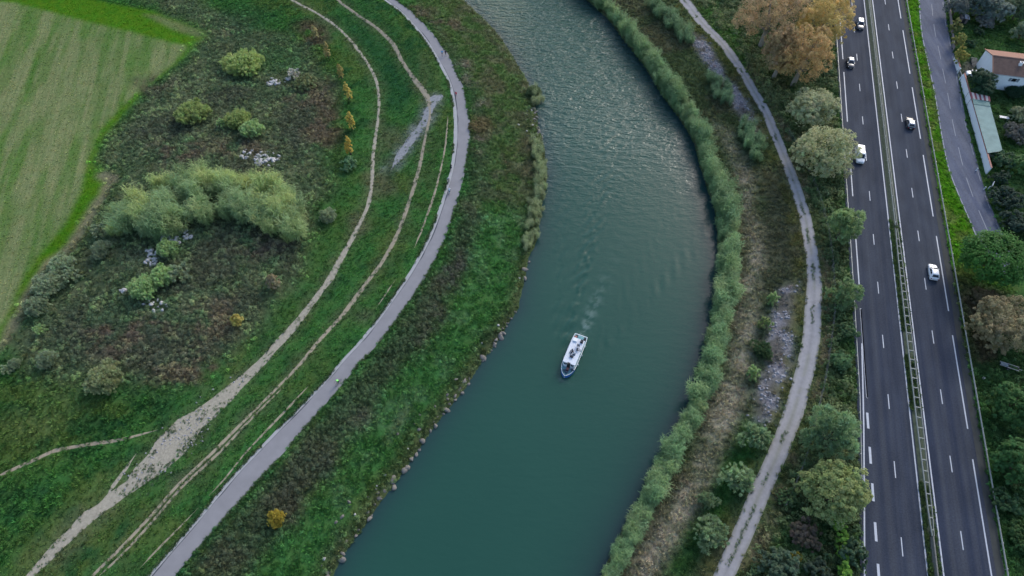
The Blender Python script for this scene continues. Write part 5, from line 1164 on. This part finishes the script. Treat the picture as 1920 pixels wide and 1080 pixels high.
for lab, px, py, rp, h, c, st, va in [
    ('broad yellow-green shrub nearest the corner of the hay field', 458, 117, 38, 3.4, PALEY, 'feather', 0), ('yellow-green rounded shrub left of centre on the mound top', 360, 212, 33, 3.0, PALEY, 'feather', 1),
    ('small pale shrub between the two yellow-green shrub groups', 416, 231, 11, 1.6, PALE, 'feather', 2), ('yellow-green shrub at the upper end of the arched pair', 447, 223, 24, 2.6, PALEY, 'feather', 0),
    ('pale green shrub at the lower end of the arched pair', 472, 243, 22, 2.8, PALE, 'feather', 1), ('olive rounded shrub right of the small pale rock heap', 572, 153, 20, 2.4, OLIVE, 'round', 10),
    ('whitish flowering shrub above the olive shrub', 551, 139, 14, 1.8, (.24, .24, .21), 'feather', 2), ('yellow-green shrub at the near edge of the cane thicket', 303, 413, 27, 2.8, PALEY, 'feather', 0), ('single grey-green shrub between mound and dirt track', 615, 405, 17, 2.0, GREYG, 'feather', 1),
    ('grey-green shrub left of the curved boulder heap', 189, 467, 21, 2.4, GREYG, 'feather', 0), ('grey-green shrub above it at the left end of the thicket', 187, 433, 18, 2.0, GREYG, 'feather', 2),
    ('pale shrub growing out of the curved boulder heap', 313, 466, 21, 2.4, PALE, 'feather', 1), ('pale shrub on the left of the cluster below the boulders', 272, 537, 28, 2.8, PALE, 'feather', 0),
    ('pale shrub in the middle of the cluster below the boulders', 305, 518, 26, 2.8, PALE, 'feather', 1), ('pale shrub on the right of the cluster below the boulders', 337, 512, 21, 2.4, GREYG, 'feather', 2),
    ('grey-green shrub topmost of three along the field edge', 115, 497, 26, 2.6, GREYG, 'feather', 1), ('grey-green shrub leftmost of three along the field edge', 92, 533, 30, 2.8, GREYG, 'feather', 0),
    ('grey-green shrub rightmost of three along the field edge', 133, 516, 17, 2.0, GREYG, 'feather', 2), ('grey-green shrub standing alone below the trio at the field edge', 69, 574, 23, 2.5, GREYG, 'feather', 1),
    ('small pale shrub below the lone field-edge shrub', 75, 618, 12, 1.5, PALE, 'feather', 2), ('pale grey shrub in the dark lower left undergrowth', 87, 673, 19, 2.2, GREYG, 'feather', 0),
    ('tiny pale shrub at far left edge of the meadow', 13, 692, 12, 1.3, GREYG, 'feather', 2), ('small pale shrub beside the tiny one at left edge', 28, 682, 12, 1.4, GREYG, 'feather', 1),
    ('broad pale shrub at the lower end of the mound', 197, 710, 36, 3.0, (.19, .215, .115), 'feather', 0), ('yellow-topped little tree on the lower mound slope', 444, 600, 12, 2.8, (.24, .21, .06), 'column', 20),
    ('dry brown thin shrub on the lower mound slope', 511, 527, 13, 3.4, (.15, .13, .08), 'column', 21), ('green shrub at the foot of the yellow poplars', 654, 308, 17, 2.2, (.07, .125, .06), 'round', 11)]:
    plant('shrub', lab, 'shrub', px, py, rp, h, c, st, .62 if st == 'feather' else .32, var=va, group=G1)
G2 = 'young yellow poplars in a row beside the dirt track'
for k, (lab, px, py, rp, h, c) in enumerate([('uppermost of the row of young poplars, pale', 590, 60, 9, 3.2, (.19, .17, .08)), ('second young poplar from the top of the row', 613, 95, 9, 3.4, (.20, .17, .07)), ('third young poplar from the top, yellowing', 638, 134, 9, 3.4, (.21, .18, .065)), ('fourth young poplar from the top, yellow', 651, 172, 10, 3.8, YELL), ('fifth young poplar from the top, tall and golden', 657, 226, 11, 4.2, (.26, .21, .055)), ('lowest young poplar of the row, bright golden', 654, 274, 11, 3.8, (.29, .22, .05))]):
    plant('poplar_tree', lab, 'tree', px, py, rp * .72, h * 1.45, c, 'column', .30, var=22 + k % 2, group=G2)
plant('shrub', 'bright yellow shrub in the bramble band left of the river bottom', 'shrub', 518, 972, 17, 1.8, (.26, .22, .05), 'feather', .5, var=1)
plant('shrub', 'yellowish brown shrub on the upper left river bank', 'shrub', 897, 237, 15, .9, (.10, .085, .038), 'round', .3, var=10)
plant('shrub', 'grey-green bush at the left waterline above the boulders', 'shrub', 1001, 172, 13, 2.2, (.09, .12, .06), 'feather', .5, var=0)
# right bank
G3 = 'grey-green shrubs beside the gravel track'
for lab, px, py, rp, h, va in [('grey-green round shrub uppermost beside the gravel track', 1416, 822, 26, 3.0, 30), ('grey-green tall shrub second down beside the gravel track', 1383, 897, 28, 3.6, 31), ('smallest grey-green shrub left of the gravel track bottom', 1328, 937, 18, 2.2, 30), ('grey-green shrub lowest beside the gravel track', 1334, 1000, 29, 3.4, 31)]:
    plant('shrub', lab, 'shrub', px, py, rp, h, (.145, .20, .11), 'feather', .50, var=va, group=G3, density=1.2)
for lab, px, py, rp, h, c in [('low dark bush between dry reeds and grey gravel', 1427, 657, 20, 1.6, (.045, .08, .035)), ('pale reed-like bush at the upper end of lower gravel bed', 1449, 560, 13, 2.0, PALE), ('pale reed-like bush left of the middle gravel bed', 1435, 608, 13, 2.0, (.14, .18, .08)), ('pale reed-like bush left of the lower gravel bed', 1412, 700, 14, 2.2, PALE)]:
    plant('shrub', lab, 'shrub', px, py, rp, h, c, 'feather', .55, var=2 if c != (.045, .08, .035) else 30)
# trees between track and highway
plant('plane_tree', 'tall brown-grey autumn plane tree at the top left of the highway', 'tree', 1448, 25, 58, 19, (.225, .165, .088), 'round', .30, zc=10.0, density=1.3, bark=BARKP)
plant('plane_tree', 'rust-brown autumn plane tree lowest of the brown trees', 'tree', 1508, 108, 47, 17, (.235, .165, .072), 'round', .30, zc=8.5, density=1.3, bark=BARKP)
plant('plane_tree', 'golden olive plane tree leaning over the highway edge', 'tree', 1548, 38, 47, 16, (.25, .195, .072), 'round', .32, zc=8.5, density=1.3, bark=BARKP)
plant('plane_tree', 'brown plane tree cut off by the top edge', 'tree', 1500, -45, 60, 15, (.235, .175, .112), 'round', .36, zc=7.5, bark=BARKP)
plant('plane_tree', 'brown plane tree filling the gap behind the rust-brown one', 'tree', 1468, 100, 38, 14, (.21, .155, .082), 'round', .36, zc=7.5, density=1.2, bark=BARKP)
plant('willow_tree', 'olive grey willow below the brown plane trees', 'tree', 1525, 203, 45, 9, (.19, .205, .115), 'round', .34, zc=4.4, density=1.3)
plant('willow_tree', 'large olive grey willow beside the white van', 'tree', 1545, 285, 58, 10.5, (.185, .195, .105), 'round', .34, zc=4.8, density=1.3)
plant('bamboo_clump', 'pale green bamboo-like clump beside the highway guardrail', 'bamboo', 1582, 425, 28, 8.0, (.135, .190, .090), 'feather', .60, zc=3.9, density=1.2)
plant('bamboo_clump', 'green bamboo-like clump below the taller pale one', 'bamboo', 1583, 557, 25, 5.6, (.135, .195, .095), 'feather', .60, zc=2.0)
plant('shrub', 'low pale green bush left of the guardrail midway down', 'shrub', 1577, 678, 20, 2.0, (.10, .165, .085), 'feather', .55, var=1)
plant('shrub', 'dark green low bush beneath the bamboo-like clump', 'shrub', 1590, 620, 18, 2.2, (.06, .10, .045), 'round', .36, var=11)
plant('bamboo_clump', 'large pale green bamboo-like clump at lower highway edge', 'bamboo', 1558, 815, 42, 9.0, (.128, .185, .098), 'feather', .60, zc=4.2, density=1.2)
plant('broad_tree', 'yellowish green tree overhanging the slip lane', 'tree', 1566, 922, 60, 8.4, (.128, .158, .062), 'round', .34, zc=4.2)
plant('shrub', 'dark grey-green tree at the bottom edge beside gravel track', 'shrub', 1455, 1062, 38, 4.0, (.045, .070, .042), 'round', .36, zc=2.0)
plant('shrub', 'brown half-bare shrub in the shade above the bottom edge', 'shrub', 1512, 1005, 30, 2.6, (.075, .062, .045), 'bare', .45, zc=1.2)
plant('shrub', 'small yellow-leaved shrub beside the ivy hedge', 'shrub', 1493, 1045, 10, 1.8, (.17, .15, .03), 'round', .28, var=10)
plant('shrub', 'dark green bush between ivy hedge and slip lane', 'shrub', 1601, 1035, 24, 3.6, (.045, .075, .040), 'round', .34, var=11)
plant('shrub', 'dark shrub at the bottom edge left of ivy hedge', 'shrub', 1535, 1068, 24, 2.4, (.040, .058, .036), 'round', .34, var=11)
plant('shrub', 'low green shrub left of the shaded ditch', 'shrub', 1480, 930, 20, 1.8, (.07, .11, .045), 'round', .32, var=10)
# clipped ivy hedge
hp = GTp([(1568, 975), (1573, 1020), (1577, 1060), (1580, 1095)]); hx0, hy0 = hp[0]; hz0 = float(H(hx0, hy0)); lob = []
for i in range(14):
    f = i / 13 * 3; k = min(2, int(f)); q = hp[k] + (hp[k + 1] - hp[k]) * (f - k); lob.append((q[0] - hx0, q[1] - hy0, 1.1, .85, 1.0, 1.2))
t = thing('ivy_hedge', 'bright green clipped ivy hedge running to the bottom edge', 'hedge', (hx0, hy0, hz0))
o = link('foliage', crown_mesh('foliage', lob, 5200, .26, .8, False, 77, .3), None, t); o.color = (.105, .20, .035, 1)
b = MB()
for L in lob[::3]: b.tube([(L[0], L[1], -.3), (L[0] + .1, L[1], 1.2)], [.06, .03], 5)
o = b.build('stems', BARK, t)
# right of the highway
plant('stone_pine', 'rounded dark green umbrella pine at the right edge', 'tree', 1870, 484, 60, 9.5, (.030, .082, .018), 'needle', .44, zc=6.0, density=1.6)
plant('broad_tree', 'half-bare yellow and grey tree below the umbrella pine', 'tree', 1888, 612, 62, 8.0, (.150, .135, .075), 'bare', .42, zc=4.2, density=.85)
plant('broad_tree', 'deep green tree at the right edge, upper of the lower pair', 'tree', 1908, 758, 42, 6.5, (.034, .078, .024), 'round', .40, zc=3.4)
plant('broad_tree', 'deep green tree at the right edge, lower of the pair', 'tree', 1912, 868, 46, 6.5, (.034, .082, .026), 'round', .40, zc=3.4)
plant('shrub', 'dark low bush beside the right guardrail near the bottom', 'shrub', 1885, 940, 26, 2.4, (.030, .060, .026), 'round', .34, var=11)
plant('shrub', 'green bush at the lower right corner', 'shrub', 1912, 1005, 26, 2.4, (.036, .070, .024), 'round', .34, var=10)
plant('round_tree', 'dark clipped round tree in front of the white house', 'tree', 1842, 156, 27, 5.6, (.022, .048, .026), 'round', .34, zc=3.0, density=1.4)
plant('shrub', 'dark bush against the front wall of the white house', 'shrub', 1900, 172, 15, 1.8, (.03, .06, .035), 'feather', .5, var=0)
plant('shrub', 'dark bush beside it at the right picture edge below the house', 'shrub', 1918, 168, 14, 2.0, (.03, .06, .035), 'feather', .5, var=1)
plant('hedge_tree', 'yellow-green hedge tree just above the garden gate', 'tree', 1801, 105, 12, 4.2, (.17, .165, .045), 'round', .32, zc=2.0)
plant('hedge_tree', 'yellow-green hedge tree in the middle of the hedge row', 'tree', 1796, 78, 12, 4.2, (.155, .155, .045), 'round', .32, zc=2.0)
plant('hedge_tree', 'yellow-green hedge tree at the upper end of the hedge row', 'tree', 1791, 50, 11, 4.0, (.12, .13, .045), 'round', .32, zc=2.0)
for lab, px, py, rp, h, c, st in [('grey leafless tree left of the tiny garden hut', 1795, 12, 20, 6, (.085, .10, .09), 'bare'), ('grey-green tree at the top edge right of the hut', 1838, 8, 28, 7, (.055, .080, .070), 'round'), ('silvery olive tree upper right of the lawn', 1873, 22, 24, 6, (.105, .135, .115), 'round'), ('greyish shrub at the near side of the olive tree', 1850, 40, 16, 3, (.085, .10, .09), 'bare'), ('green tree at the top right corner', 1912, 15, 26, 7, (.060, .085, .045), 'round'), ('pale green tree at the right edge above the house', 1918, 60, 18, 4.5, (.09, .125, .075), 'round'), ('dark round bush on the lawn near the hut', 1838, 60, 11, 1.6, DARKG, 'round'), ('dark small bush on lawn near the yellow hedge', 1820, 80, 10, 1.5, DARKG, 'round')]:
    plant('garden_tree' if h > 2.5 else 'shrub', lab, 'tree' if h > 2.5 else 'shrub', px, py, rp, h, c, st, .36, zc=h * .5)
for lab, px, py, rp, h, c, st in [('variegated pale shrub right of the garden table', 1912, 215, 18, 2.6, (.13, .15, .085), 'bare'), ('grey-brown shrub below the garden table', 1908, 250, 22, 2.6, (.07, .075, .065), 'bare'), ('dark bush at the near end of the green shed', 1880, 300, 22, 3.0, (.035, .065, .032), 'round'), ('bright green bush at the right edge near the shed', 1916, 312, 22, 3.4, (.055, .105, .035), 'round'), ('dark bush inside the end of the garden wall', 1874, 335, 18, 2.4, (.022, .042, .026), 'round'), ('dark hedge bush upper one right of side road', 1890, 372, 26, 3.0, (.024, .042, .030), 'round'), ('dark hedge bush lower one right of side road', 1908, 420, 28, 3.0, (.024, .042, .030), 'round'), ('brownish undergrowth bush below the umbrella pine', 1850, 560, 26, 1.8, (.07, .06, .035), 'bare')]:
    plant('shrub', lab, 'shrub', px, py, rp, h, c, st, .34, zc=h * .48)

# ------------------------------------------------------------------ scattered ground plants (uncountable): instanced clumps
def variant_coll(name, meshes):
    c = bpy.data.collections.new(name)
    for i, me in enumerate(meshes):
        o = bpy.data.objects.new('%s_%d' % (name, i), me); c.objects.link(o)
    return c
def scatter(name, label, P, rot, scl, idx_, tint, coll):
    me = bpy.data.meshes.new(name); me.vertices.add(len(P)); me.vertices.foreach_set('co', np.asarray(P, np.float32).ravel())
    add_attr(me, 'rot', rot, 'FLOAT_VECTOR'); add_attr(me, 'scl', scl, 'FLOAT_VECTOR'); a = me.attributes.new('pick', 'INT', 'POINT'); a.data.foreach_set('value', idx_.astype(np.int32)); add_attr(me, 'tint', tint)
    o = link(name, me, LEAFI); tag(o, label, kind='stuff')
    ng = bpy.data.node_groups.new(name, 'GeometryNodeTree'); ng.interface.new_socket('Geometry', in_out='INPUT', socket_type='NodeSocketGeometry'); ng.interface.new_socket('Geometry', in_out='OUTPUT', socket_type='NodeSocketGeometry')
    n = ng.nodes; l = ng.links; gi = n.new('NodeGroupInput'); go = n.new('NodeGroupOutput'); ip = n.new('GeometryNodeInstanceOnPoints'); ci = n.new('GeometryNodeCollectionInfo')
    ci.inputs['Collection'].default_value = coll; ci.inputs['Separate Children'].default_value = True; ci.inputs['Reset Children'].default_value = True; ip.inputs['Pick Instance'].default_value = True
    def na(k, t):
        q = n.new('GeometryNodeInputNamedAttribute'); q.data_type = t; q.inputs[0].default_value = k; return q.outputs[0]
    l.new(gi.outputs[0], ip.inputs['Points']); l.new(ci.outputs[0], ip.inputs['Instance']); l.new(na('pick', 'INT'), ip.inputs['Instance Index']); l.new(na('scl', 'FLOAT_VECTOR'), ip.inputs['Scale'])
    er = n.new('FunctionNodeEulerToRotation'); l.new(na('rot', 'FLOAT_VECTOR'), er.inputs[0]); l.new(er.outputs[0], ip.inputs['Rotation']); l.new(ip.outputs[0], go.inputs[0])
    md = o.modifiers.new('scatter', 'NODES'); md.node_group = ng; return o
def leafy(name, V, F, r, var=.12):
    me = fast_mesh(name, V, F, F.shape[1]); k = len(V) // len(F); add_attr(me, 'shade', np.repeat(tints(len(F), r, var, .05), k, 0)); me.materials.append(LEAFI); return me
def tuft(seed, n=11, h=.5, sp=.30):
    r = np.random.default_rng(seed); a = r.uniform(0, 6.28, n); q = r.uniform(0, sp, n); lean = r.uniform(.5, 1.3, n) * h; b = np.stack([q * np.cos(a), q * np.sin(a), np.full(n, -.04)], -1); a2 = a + r.normal(0, .7, n)
    d = np.stack([np.cos(a2), np.sin(a2), np.zeros(n)], -1); s = np.stack([-np.sin(a2), np.cos(a2), np.zeros(n)], -1); hh = h * r.uniform(.6, 1.15, n)[:, None]; w = .065
    mid = b + d * lean[:, None] * .35 + np.array([0, 0, 1]) * hh * .7; tip = b + d * lean[:, None] + np.array([0, 0, 1]) * hh
    V = np.stack([b - s * w, b + s * w, mid + s * w * .8, tip, mid - s * w * .8], 1).reshape(-1, 3); return leafy('grass_tuft', V, np.arange(5 * n).reshape(n, 5), r)
def clump(seed, n=46, rad=.55, h=.6, ls=.24):
    r = np.random.default_rng(seed); d = unit(r.normal(size=(n, 3))); d[:, 2] = np.abs(d[:, 2]); P = d * np.array([rad, rad, h]) * (r.random(n) ** .35)[:, None]; Nn = unit(d * .7 + np.array([0, 0, .7]) + r.normal(size=(n, 3)) * .35); L = unit(np.cross(Nn, r.normal(size=(n, 3))))
    V, F = leaves(P, L, Nn, ls * r.uniform(.6, 1.4, n), ls * .6 * r.uniform(.7, 1.3, n)); return leafy('bramble_clump', V, F, r, .18)
def reed(seed, canes=10, h=3.1):
    r = np.random.default_rng(seed); VV = []; 
    for c in range(canes):
        a = r.uniform(0, 6.28); b0 = np.array([math.cos(a), math.sin(a), 0]) * r.uniform(0, .5); le = np.array([math.cos(a), math.sin(a), 0]) * r.uniform(.03, .24); hh = h * r.uniform(.7, 1.1)
        def at(f): return b0 + le * hh * f * f + np.array([0, 0, hh * f])
        for i in range(3):
            p, q = at(i / 3), at((i + 1) / 3); s = np.array([-math.sin(a), math.cos(a), 0]) * .022; VV.append([p - s, p + s, q + s, q - s])
        for i in range(13):
            f = .22 + .78 * i / 12; p = at(f); az = r.uniform(0, 6.28); d = np.array([math.cos(az), math.sin(az), 0]); s = np.array([-d[1], d[0], 0]) * .038; ln = r.uniform(.6, 1.05); up = r.uniform(.25, 1.0)
            m = p + d * ln * .45 + np.array([0, 0, up * ln * .55]); e = p + d * ln + np.array([0, 0, up * ln * .45]); VV.append([p - s * .5, p + s * .5, m + s, m - s]); VV.append([m - s, m + s, e + s * .1, e - s * .1])
    V = np.array(VV).reshape(-1, 3); return leafy('reed_clump', V, np.arange(len(V)).reshape(-1, 4), r, .15)
TUFT = variant_coll('grass_tuft', [tuft(s) for s in range(6)]); CLUMP = variant_coll('bramble_clump', [clump(20 + s) for s in range(6)]); REED = variant_coll('reed_clump', [reed(40 + s) for s in range(5)])
GST = variant_coll('pebble', [fast_mesh('pebble', m_.vertices and np.array([v.co[:] for v in m_.vertices]) * .5, IF, 3) for m_ in ROCKW[:5]])
PEB = mat('grey_pebble', (.27, .27, .29), .9, var=.3, scale=1.2)
for o_ in GST.objects: o_.data.materials.append(PEB)
def look(a, x, y):
    i = np.clip(((x - RX0) / CELL).round().astype(int), 0, len(gx) - 1); j = np.clip(((y - RY0) / CELL).round().astype(int), 0, len(gy) - 1); return a[j, i]
def sample(dens, seed, mul=1.0, margin=110):
    """random points with density dens (per m2) inside the area the camera can plausibly see"""
    r = np.random.default_rng(seed); px, py = toPx(GX, GY, HG); vis = (px > -margin) & (px < 1920 + margin) & (py > -margin) & (py < 1080 + margin)
    lam = np.clip(dens, 0, None) * vis * CELL * CELL * mul; k = r.poisson(lam); jj, ii = np.nonzero(k); rep = k[jj, ii]; x = np.repeat(gx[ii], rep) + r.uniform(-.5, .5, rep.sum()) * CELL; y = np.repeat(gy[jj], rep) + r.uniform(-.5, .5, rep.sum()) * CELL
    return x, y, H(x, y), r
water = ((GX > bankL.x(GY) - .2) & (GX < bankR.x(GY) + .2)).astype(float)
land = (1 - np.clip(bare, 0, 1)) * (1 - water)
def inst(r, n, s0, s1, hv=.3, tilt=.15, nv=6):
    s = r.uniform(s0, s1, n); rot = np.stack([r.normal(0, tilt, n), r.normal(0, tilt, n), r.uniform(0, 6.28, n)], -1); scl = np.stack([s, s, s * (1 + r.normal(0, hv, n)).clip(.4, 1.8)], -1); return rot, scl, r.integers(0, nv, n)
def tintat(x, y, r, gain, var=.13, hue=.06):
    return look(col, x, y) * tints(len(x), r, var, hue) * gain
# grass
scr_all = np.clip(scrub + hedge + belt * 1.0, 0, 1)
dg = land * (3.4 - 1.4 * np.clip(fieldO, 0, 1) - 1.6 * np.clip(scrub, 0, 1)) * np.where(grav > .4, .25, 1) * np.where((uG > HWR) & yard, .6, 1)
x, y, z, r = sample(dg, 101)
rot, scl, pk = inst(r, len(x), .45, .95); k = look(fieldO, x, y) > .5; scl[k] *= .38; lev = (look((pathL.x(GY) - GX < 26) & (pathL.x(GY) - GX > 0), x, y)); scl[lev] *= .62
scatter('grass', 'short rough grass covering the banks and meadows', np.column_stack([x, y, z]), rot, scl, pk, tintat(x, y, r, 1.15), TUFT)
# tufts growing into the dirt tracks and along the crown of the gravel track
TP = []; r = np.random.default_rng(55)
for yy in np.arange(22, 190, .22):
    w_ = .55 if yy < 48 else .12 if yy < 90 else .30
    if N3(yy, 5.0, 2.5) > (.52 if yy < 48 else .74): TP.append((float(trackR.x(yy)) + r.normal(0, .16) - .15, yy, TZ + .02))
TP = np.array(TP); rot, scl, pk = inst(r, len(TP), .25, .6); scl[:, 2] *= .5
scatter('track_weeds', 'weeds along the middle of the gravel track', TP, rot, scl, pk, np.broadcast_to(C(.07, .105, .05), (len(TP), 3)) * tints(len(TP), r), TUFT)
dd = blur(((bare > .5) & (GX < pathL.x(GY))).astype(float), .6); edge_t = dd * (1 - dd) * 4 * (N4.fbm(GX, GY, 1.8, 3) > .48) + (dd > .9) * (N3.fbm(GX, GY, 2.2, 3) > .58) * .5
x, y, z, r = sample(edge_t * 2.2 * (GX < pathL.x(GY)), 103); rot, scl, pk = inst(r, len(x), .25, .6); scl[:, 2] *= .5
scatter('verge_weeds', 'ragged grass growing into the edges of the dirt tracks', np.column_stack([x, y, z + .03]), rot, scl, pk, np.broadcast_to(C(.050, .088, .034), (len(x), 3)) * tints(len(x), r, .2), TUFT)
stony = np.maximum(poly([(440,712),(470,720),(400,790),(350,850),(300,900),(250,930),(235,905),(270,860),(310,810),(370,765)], 1.2, .8), 0)
x, y, z, r = sample(stony * 2.2 * (nB > .45), 115); rot, scl, pk = inst(r, len(x), .12, .5, .2, .4, 5)
scatter('track_stones', 'small loose stones on the wide part of the dirt track', np.column_stack([x, y, z + .04]), rot, scl, pk, np.ones((len(x), 3)), GST)
x, y, z, r = sample(stony * 3.5 * sstep(.50, .56, N4.fbm(GX, GY, 2.6, 4)), 116); rot, scl, pk = inst(r, len(x), .3, .75); scl[:, 2] *= .5
scatter('track_grass', 'grass patches invading the stony dirt track', np.column_stack([x, y, z + .03]), rot, scl, pk, np.broadcast_to(C(.055, .085, .04), (len(x), 3)) * tints(len(x), r, .2), TUFT)
# brambles: mound, path hedge, tree belt, wild corners
db = land * (scrub * (.5 + 2.6 * np.maximum(dark, sstep(.5, .62, nA)))); x, y, z, r = sample(db, 104); rot, scl, pk = inst(r, len(x), .4, 1.05)
scatter('bramble_scrub', 'dark bramble scrub with brown patches over the mound', np.column_stack([x, y, z]), rot, scl, pk, tintat(x, y, r, 1.4, .14, .05) * np.where((N4.fbm(x, y, 2.2, 3) > .56)[:, None], C(1.5, 1.55, 1.35), C(1, 1, 1)), CLUMP)
db = land * (hedge * 4.2 + hedge2 * 1.6); x, y, z, r = sample(db, 105); rot, scl, pk = inst(r, len(x), .38, .95)
scatter('bramble_band', 'dense dark bramble band between cycle path and river meadow', np.column_stack([x, y, z]), rot, scl, pk, tintat(x, y, r, 1.5, .14, .05), CLUMP)
db = land * (blur(belt.astype(float), .6) * 1.8 + (low_r * 1.6) + yard * .35 * sstep(.5, .6, nB) + meadow * .5 * sstep(.55, .66, nB) + shoreL * (GX < bankL.x(GY)) * .9); x, y, z, r = sample(db, 106); rot, scl, pk = inst(r, len(x), .4, 1.1)
scatter('undergrowth', 'leafy undergrowth below the trees and along the shore', np.column_stack([x, y, z]), rot, scl, pk, tintat(x, y, r, 1.5, .14, .05), CLUMP)
db = blur(belt.astype(float), .6) * (uG < 48.2) * 1.1 * (.35 + .65 * sstep(.4, .55, nA)); x, y, z, r = sample(land * db, 117); rot, scl, pk = inst(r, len(x), 1.1, 2.3)
scatter('thicket', 'continuous scrub thicket between gravel track and highway', np.column_stack([x, y, z]), rot, scl, pk, mixc(np.broadcast_to(C(.050, .080, .034), (len(x), 3)), C(.085, .110, .048), sstep(.4, .62, N1.fbm(x, y, 6, 3))) * tints(len(x), r, .2, .06), CLUMP)
r = np.random.default_rng(119); vq = r.uniform(35, 112, 1500); uq = np.where(r.random(1500) < .65, r.uniform(58.05, 58.5, 1500), r.uniform(59.2, 59.9, 1500)); k = N3(vq, uq * 0 + 4, 5) > .35; vq = vq[k]; uq = uq[k]; xq, yq = uv2xy(uq, vq); rot, scl, pk = inst(r, len(vq), .35, .8)
scatter('median_grass', 'grass growing in the central reservation of the highway', np.column_stack([xq, yq, np.full(len(vq), .01)]), rot, scl, pk, C(.06, .098, .038) * tints(len(vq), r, .2), TUFT)
# grass creeping over the edges of the cycle path
r = np.random.default_rng(118); Yq = r.uniform(18, 190, 5200); sd2 = r.random(len(Yq)) < .5; k = N2(Yq, Yq * 0 + np.where(sd2, 3.0, 9.0), 3.0) > .38; Yq = Yq[k]; sd2 = sd2[k]
xq = np.where(sd2, pathL.x(Yq) + r.normal(-.05, .12, len(Yq)), pathR.x(Yq) + r.normal(.08, .16, len(Yq))); rot, scl, pk = inst(r, len(Yq), .25, .7); scl[:, 2] *= .5
scatter('path_edge_grass', 'grass creeping over both edges of the cycle path', np.column_stack([xq, Yq, np.full(len(Yq), PZ)]), rot, scl, pk, C(.05, .085, .034) * tints(len(Yq), r, .2), TUFT)
# reeds
rw = np.interp(GY, [15, 45, 62, 90, 140, 190], [2.1, 2.2, 2.4, 3.0, 2.6, 2.2]); reedR = np.exp(-((dRb - .25 - rw / 2) / (rw / 2)) ** 4) * (dRb > .15) * (.75 + .5 * (N2.fbm(GX, GY, 6, 2) > .42)); x, y, z, r = sample(reedR * 4.6 * (.62 + .38 * sstep(.36, .5, N3.fbm(GX, GY, 5, 3))), 107); rot, scl, pk = inst(r, len(x), .6, 1.2, .22, .10, 5); scl *= (.8 + .35 * sstep(.3, .65, N4.fbm(x, y, 4, 3)))[:, None]
tn = mixc(np.broadcast_to(C(.098, .158, .074), (len(x), 3)), C(.130, .185, .086), sstep(.45, .65, N1.fbm(x, y, 1.5, 2))) * tints(len(x), r, .12, .05)
scatter('reed_bed', 'dense green reed bed along the right waterline', np.column_stack([x, y, z]), rot, scl, pk, tn, REED)
r2 = np.maximum.reduce([poly([(1212, 8), (1235, 10), (1285, 60), (1300, 85), (1280, 80), (1245, 45)], .5, .4), poly([(1322, 145), (1345, 150), (1372, 190), (1365, 205), (1340, 185)], .5, .4), poly([(1385, 225), (1408, 240), (1425, 290), (1418, 312), (1402, 290)], .5, .4)])
x, y, z, r = sample(land * r2 * 2.0, 108); rot, scl, pk = inst(r, len(x), .6, .9, .15, .06, 5)
scatter('reed_patches', 'green reed patches between right reed bed and gravel track', np.column_stack([x, y, z]), rot, scl, pk, C(.085, .140, .070) * tints(len(x), r, .14, .05), REED)
r3 = np.maximum(polyline([(1003, 270), (1012, 300), (1014, 335), (1011, 368)], 1.5, .2, .3), polyline([(1002, 392), (998, 425), (991, 462)], 2.0, .2, .3)); r3 = np.maximum(r3, polyline([(1003, 170), (1008, 200)], 1.2, .2, .3))
x, y, z, r = sample(r3 * 3.0, 109); rot, scl, pk = inst(r, len(x), .45, .7, .15, .06, 5)
scatter('shore_reeds', 'narrow pale reed strips along the left waterline', np.column_stack([x, y, np.maximum(z, WZ - .1)]), rot, scl, pk, C(.135, .165, .085) * tints(len(x), r, .14, .05), REED)
x, y, z, r = sample(land * grav * 2.6 * sstep(.3, .6, 1 - nB), 113); rot, scl, pk = inst(r, len(x), .25, .75, .2, .4, 5)
scatter('gravel_stones', 'loose grey stones of the gravel beds on the right bank', np.column_stack([x, y, z + .02]), rot, scl, pk, np.ones((len(x), 3)), GST)
# dry cut reeds on the tan band
x, y, z, r = sample(land * np.maximum(tanb, tanb2 * .6) * 3.0, 110); rot, scl, pk = inst(r, len(x), .35, .75, .3, .5); scl[:, 2] *= .5
scatter('dry_reed_litter', 'flattened dry reed litter on the right bank', np.column_stack([x, y, z]), rot, scl, pk, tintat(x, y, r, 1.0, .09, .03), TUFT)
# giant cane thicket on the mound
th = poly([(205, 440), (222, 405), (270, 378), (305, 350), (345, 342), (410, 335), (440, 338), (500, 350), (548, 360), (562, 395), (568, 445), (550, 462), (525, 445), (480, 420), (440, 408), (410, 420), (360, 415), (345, 440), (300, 448), (255, 445)], 1.0, .5)
x, y, z, r = sample(th * 2.6 * sstep(.34, .50, N2.fbm(GX, GY, 4.2, 3)), 111); rot, scl, pk = inst(r, len(x), .8, 1.25, .2, .14, 5); scl *= (.75 + .65 * sstep(.3, .62, N3.fbm(x, y, 4.5, 3)))[:, None]
tn = mixc(np.broadcast_to(C(.135, .188, .088), (len(x), 3)), C(.195, .238, .094), sstep(.42, .62, N1.fbm(x, y, 5, 3))) * tints(len(x), r, .12, .05)
scatter('cane_thicket', 'tall pale green giant cane thicket on the mound', np.column_stack([x, y, z]), rot, scl, pk, tn, REED)
